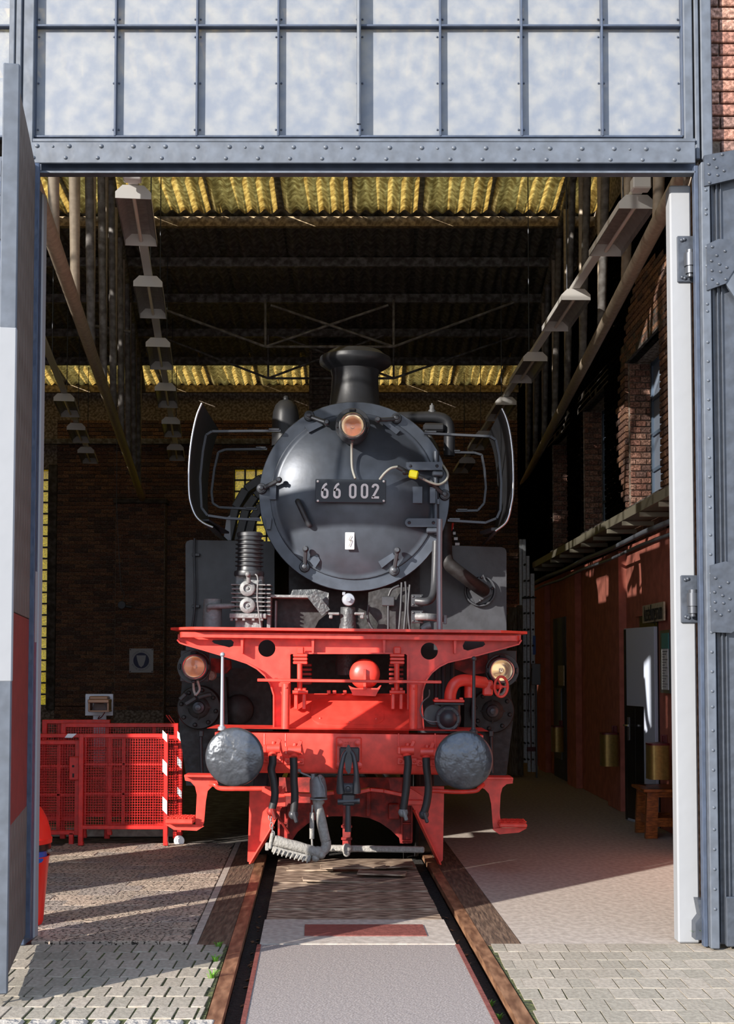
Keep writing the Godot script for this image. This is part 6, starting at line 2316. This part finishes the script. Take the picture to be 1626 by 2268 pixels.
func build_right_side() -> void:
	# cable tray on brackets and the pipes below it
	var o := thing("cable_tray", "long steel cable tray on brackets above the red plaster of the right wall", "cable tray", Vector3.ZERO)
	var b := MB.new()
	var t0 := Vector3(wall_x(9.0) - 0.36, 3.385, -9.0)
	var t1 := Vector3(wall_x(21.3) - 0.36, 3.385, -21.3)
	b.bar(t0, t1, 0.02, 0.1, Vector3.UP, 0.003)
	b.bar(t0 + Vector3(0.16, -0.045, 0), t1 + Vector3(0.16, -0.045, 0), 0.3, 0.008)
	put(b, "tray", M.tray_steel)
	for i in 15:
		b = MB.new()
		var d := 9.3 + i * 0.84
		b.box(Vector3(wall_x(d) - 0.19, 3.3, -d), Vector3(0.38, 0.05, 0.04), Basis.IDENTITY, 0.004)
		put(b, "bracket", M.tray_steel)
	o = thing("wall_pipe", "grey conduit pipes running along the right wall under the cable tray", "pipe", Vector3.ZERO)
	for k in [[3.16, 0.09, 0.03], [3.02, 0.13, 0.018]]:
		b = MB.new()
		var pts := []
		for i in 9:
			var d := 9.0 + i * 1.7
			pts.append(Vector3(wall_x(d) - k[1] - 0.1, k[0] + 0.02 * (i % 2), -d))
		b.tube(pts, k[2], 10)
		put(b, "pipe", M.pipe_grey)
	# ladders and old timber leaning at the end of the wall
	o = thing("ladder", "stack of aluminium extension ladder sections standing on end behind the tank", "ladder", W(1170, 1710, 21.4) * Vector3(1, 0, 1))
	b = MB.new()
	pb(b, 1150, 1194, 1158, 1520, 21.3, 0.08, 0.004)
	pb(b, 1157, 1194, 1168, 1690, 21.25, 0.08, 0.004)
	pb(b, 1166, 1231, 1176, 1710, 21.2, 0.08, 0.004)
	pb(b, 1175, 1270, 1187, 1710, 21.15, 0.08, 0.004)
	put(b, "stile", M.aluminium)
	b = MB.new()
	for i in 13:
		for x in [1163, 1171, 1181]:
			var y := 1250 + i * 36.0
			if y > 1240 + (x - 1163) * 3 and y < 1690:
				disc(b, x, y, 21.12, v2([0, 0.012, 0.016, 0.012, 0.016, -0.1]), 10)
	stuff(put(b, "rung_ends", M.ink))
	b = MB.new()
	pb(b, 1180, 1408, 1187, 1450, 21.145, 0.01, 0.0)
	put(b, "blue_label", M.bag_blue)
	b = MB.new()
	pb(b, 1168, 1655, 1188, 1664, 21.1, 0.06, 0.002)
	put(b, "red_strap", M.maroon)
	b = MB.new()
	pb(b, 1158, 1322, 1188, 1325, 21.1, 0.12, 0.002)
	put(b, "black_strap", M.ink)
	o = thing("old_timber", "weathered grey timber posts standing beside the ladder behind the locomotive", "timber", W(1140, 1700, 20.6) * Vector3(1, 0, 1))
	for k in [[1128, 1148, 1345, 1719, 20.6], [1146, 1160, 1340, 1718, 20.8], [1124, 1140, 1360, 1717, 20.9]]:
		b = MB.new()
		pb(b, k[0], k[2], k[1], k[3], k[4], 0.14, 0.012)
		put(b, "post", M.old_wood)
	o = thing("switch_box", "grey electrical box with a hanging cable beside the ladder", "box", W(1188, 1495, 20.4))
	b = MB.new()
	pb(b, 1178, 1470, 1198, 1517, 20.4, 0.1, 0.008)
	put(b, "box", M.pipe_grey)
	b = MB.new()
	pb(b, 1186, 1517, 1191, 1723, 20.45, 0.04, 0.004)
	put(b, "stand", M.dark_steel)
	b = MB.new()
	pt(b, [[1178, 1480, 20.38], [1174, 1510, 20.36], [1171, 1560, 20.36], [1172, 1600, 20.36]], 0.007, 6)
	put(b, "cable", M.ink)
	# doors in the plastered wall
	struct("door_3", "half-open door, black below and grey above, with a steel handle near the bench", "door")
	b = MB.new()
	var h0 := W(1390, 1825, 14.9)
	h0.y = 0.0
	var h1 := Vector3(wall_x(14.1) - 0.08, 0, -14.1)
	var u := (h1 - h0).normalized()
	var yaw := atan2(-u.z, u.x)
	var w := h0.distance_to(h1)
	cur.position = h0
	cur.rotation.y = yaw
	b.box(Vector3(w / 2, 1.08, 0), Vector3(w, 2.16, 0.04), Basis.IDENTITY, 0.004)
	put(b, "leaf", M.door_grey)
	b = MB.new()
	b.box(Vector3(w * 0.33, 0.66, 0.0), Vector3(w * 0.62, 1.26, 0.046), Basis.IDENTITY, 0.003)
	put(b, "black_panel", M.door_black)
	b = MB.new()
	b.box(Vector3(0.03, 1.08, 0), Vector3(0.06, 2.14, 0.05), Basis.IDENTITY, 0.003)
	b.box(Vector3(w * 0.36, 0.66, 0.0), Vector3(0.01, 1.2, 0.05), Basis.IDENTITY, 0.0)
	put(b, "edge", M.door_black)
	b = MB.new()
	b.box(Vector3(0.115, 1.03, 0.028), Vector3(0.05, 0.26, 0.008), Basis.IDENTITY, 0.003)
	b.tube([Vector3(0.115, 1.07, 0.03), Vector3(0.115, 1.07, 0.08), Vector3(0.25, 1.07, 0.085)], 0.011, 10)
	put(b, "handle", M.polished)
	o = struct("trim_4", "dark doorway opening in the red wall behind the half-open door", "doorway")
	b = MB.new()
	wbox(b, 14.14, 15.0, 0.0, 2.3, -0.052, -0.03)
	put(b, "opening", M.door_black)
	b = MB.new()
	wbox(b, 14.08, 15.1, 2.3, 2.38, -0.08, -0.03)
	put(b, "lintel", M.plaster_red)
	struct("door_4", "dark blue-grey narrow door far back in the red right wall", "door")
	b = MB.new()
	wbox(b, 19.9, 21.1, 0.0, 2.5, -0.07, -0.03)
	put(b, "leaf", M.frame_dark)
	b = MB.new()
	wbox(b, 20.3, 20.9, 0.3, 1.4, -0.085, -0.06)
	put(b, "panel", M.pipe_grey)
	# sign boards
	o = thing("room_sign", "cream lettered sign board over the half-open door", "sign", on_wall(1440, 1358, 0.1))
	b = MB.new()
	wall_quad(b, 1423, 1342, 1470, 1374, 0.1, 0.02)
	put(b, "board", M.board_cream)
	b = MB.new()
	var sa := on_wall(1423, 1358, 0.115)
	var sb := on_wall(1470, 1358, 0.115)
	var su := (Vector3(sb.x, 0, sb.z) - Vector3(sa.x, 0, sa.z)).normalized()
	var sl := sa.distance_to(sb)
	var tm := text_mesh("Ausstellungsraum", 0.2, 0.004)
	var bb := tm.get_aabb()
	var k := sl * 0.86 / bb.size.x
	var mid := (sa + sb) / 2
	mid.y = (on_wall(1446, 1358, 0.115)).y
	add_text(b, tm, Transform3D(inv.basis * Basis(su, Vector3.UP, su.cross(Vector3.UP)) * Basis.from_scale(Vector3(k, 1.1, 1)), inv * mid))
	put(b, "lettering", M.ink)
	o = thing("framed_notice", "framed teal and white notice on the red wall beside the half-open door", "notice", on_wall(1473, 1465, 0.1))
	b = MB.new()
	wall_quad(b, 1461, 1397, 1484, 1536, 0.1, 0.02)
	put(b, "frame", M.dark_steel)
	b = MB.new()
	wall_quad(b, 1465, 1436, 1480, 1528, 0.108, 0.012)
	put(b, "sheet", M.paper)
	b = MB.new()
	wall_quad(b, 1465, 1403, 1480, 1437, 0.108, 0.012)
	put(b, "teal_head", M.teal)
	b = MB.new()
	for i in 14:
		wall_quad(b, 1467, 1442 + i * 6, 1478 - 3 * (i % 3), 1444 + i * 6, 0.111, 0.01)
	put(b, "text_lines", M.pipe_grey)
	o = thing("framed_notice", "second framed white notice close behind the white door post", "notice", on_wall(1492, 1490, 0.08))
	b = MB.new()
	wall_quad(b, 1487, 1408, 1506, 1575, 0.08, 0.02)
	put(b, "frame", M.aluminium)
	b = MB.new()
	wall_quad(b, 1490, 1416, 1503, 1568, 0.086, 0.012)
	put(b, "sheet", M.paper)
	o = thing("small_notice", "small pale notice far back on the red wall", "notice", on_wall(1242, 1495, 0.15))
	b = MB.new()
	wall_quad(b, 1236, 1474, 1248, 1519, 0.15, 0.02)
	put(b, "sheet", M.board_cream)
	# old brass tanks hanging on the wall
	var tanks := [[1222, 1248, 1607, 1666, 0.3, "brass-coloured tank on the right wall, smallest and farthest from the doorway"], [1331, 1369, 1622, 1698, 0.34, "brass-coloured tank on the right wall, in the middle of the three"], [1434, 1481, 1645, 1727, 0.34, "brass-coloured tank on the right wall, nearest and standing over the bench"]]
	for tk in tanks:
		var mid2 := on_wall((tk[0] + tk[1]) / 2.0, tk[3], 0.1 + tk[4] * 0.5)
		o = thing("brass_tank", tk[5], "tank", mid2, Vector3.ZERO, "brass-coloured tanks on the right wall")
		var d := -mid2.z
		var px: float = F / d
		var ww: float = (tk[1] - tk[0]) / px
		var hh: float = (tk[3] - tk[2]) / px
		b = MB.new()
		var pg := PackedVector2Array()
		for i in 24:
			var a := TAU * i / 24
			pg.append(Vector2(signf(cos(a)) * pow(absf(cos(a)), 0.5) * ww * 0.5, signf(sin(a)) * pow(absf(sin(a)), 0.5) * 0.13))
		b.prism(pg, Transform3D(Basis(Vector3(1, 0, 0), Vector3(0, 0, 1), Vector3(0, -1, 0)), Vector3(0, 0.02, 0)), hh - 0.04)
		put(b, "body", M.brass)
		b = MB.new()
		var rimp := PackedVector2Array()
		for p in pg:
			rimp.append(p * 1.02)
		for y in [0.02, 0.05]:
			b.prism(rimp, Transform3D(Basis(Vector3(1, 0, 0), Vector3(0, 0, 1), Vector3(0, -1, 0)), Vector3(0, y - 0.01, 0)), 0.012)
		put(b, "bottom_rim", M.brass)
		b = MB.new()
		b.prism(rimp, Transform3D(Basis(Vector3(1, 0, 0), Vector3(0, 0, 1), Vector3(0, -1, 0)), Vector3(0, hh - 0.025, 0)), 0.02)
		b.tube([Vector3(ww * 0.2, hh, 0), Vector3(ww * 0.2, hh + 0.07, 0), Vector3(ww * 0.42, hh + 0.07, 0), Vector3(ww * 0.42, hh - 0.01, 0)], 0.012, 8)
		for i in 3:
			b.tube([Vector3(ww * (0.24 + 0.06 * i), hh, 0), Vector3(ww * (0.24 + 0.06 * i), hh + 0.07, 0)], 0.008, 6)
		put(b, "red_top", M.maroon)
	bench()

func bench() -> void:
	# wooden bench along the wall, its far end towards the half-open door
	var o := thing("bench", "varnished orange-brown wooden bench below the nearest brass tank", "bench", WY(1437, 1858, 0.0))
	var d := -o.position.z
	var px := F / d
	var b := MB.new()
	var x0 := (1400 - 1447) / px * 1.08 + 0.0
	var lx := 0.95
	var dz := 0.62
	for i in 3:
		b = MB.new()
		b.box(Vector3(-0.06 + lx / 2, 0.485, -0.02 - i * 0.21), Vector3(lx, 0.03, 0.205), Basis.IDENTITY, 0.006)
		put(b, "top_board", M.bench_wood)
	for z in [-0.04, -0.52]:
		for x in [0.05, lx - 0.16]:
			b = MB.new()
			var foot := 0.02 if x < 0.2 else -0.02
			b.hull8([Vector3(x - 0.06 - foot, 0, z - 0.03), Vector3(x + 0.06 - foot, 0, z - 0.03), Vector3(x + 0.06 - foot, 0, z + 0.03), Vector3(x - 0.06 - foot, 0, z + 0.03), Vector3(x - 0.055, 0.5, z - 0.03), Vector3(x + 0.06, 0.5, z - 0.03), Vector3(x + 0.06, 0.5, z + 0.03), Vector3(x - 0.055, 0.5, z + 0.03)])
			put(b, "leg", M.bench_wood)
		b = MB.new()
		b.box(Vector3(lx / 2 - 0.06, 0.455, z), Vector3(lx - 0.1, 0.09, 0.04), Basis.IDENTITY, 0.004)
		b.box(Vector3(lx / 2 - 0.06, 0.16, z), Vector3(lx - 0.1, 0.09, 0.04), Basis.IDENTITY, 0.004)
		put(b, "rail", M.bench_wood)
	for x in [0.05, lx - 0.16]:
		b = MB.new()
		b.box(Vector3(x, 0.46, -0.28), Vector3(0.05, 0.08, 0.44), Basis.IDENTITY, 0.004)
		b.box(Vector3(x, 0.16, -0.28), Vector3(0.05, 0.08, 0.44), Basis.IDENTITY, 0.004)
		put(b, "end_rail", M.bench_wood)
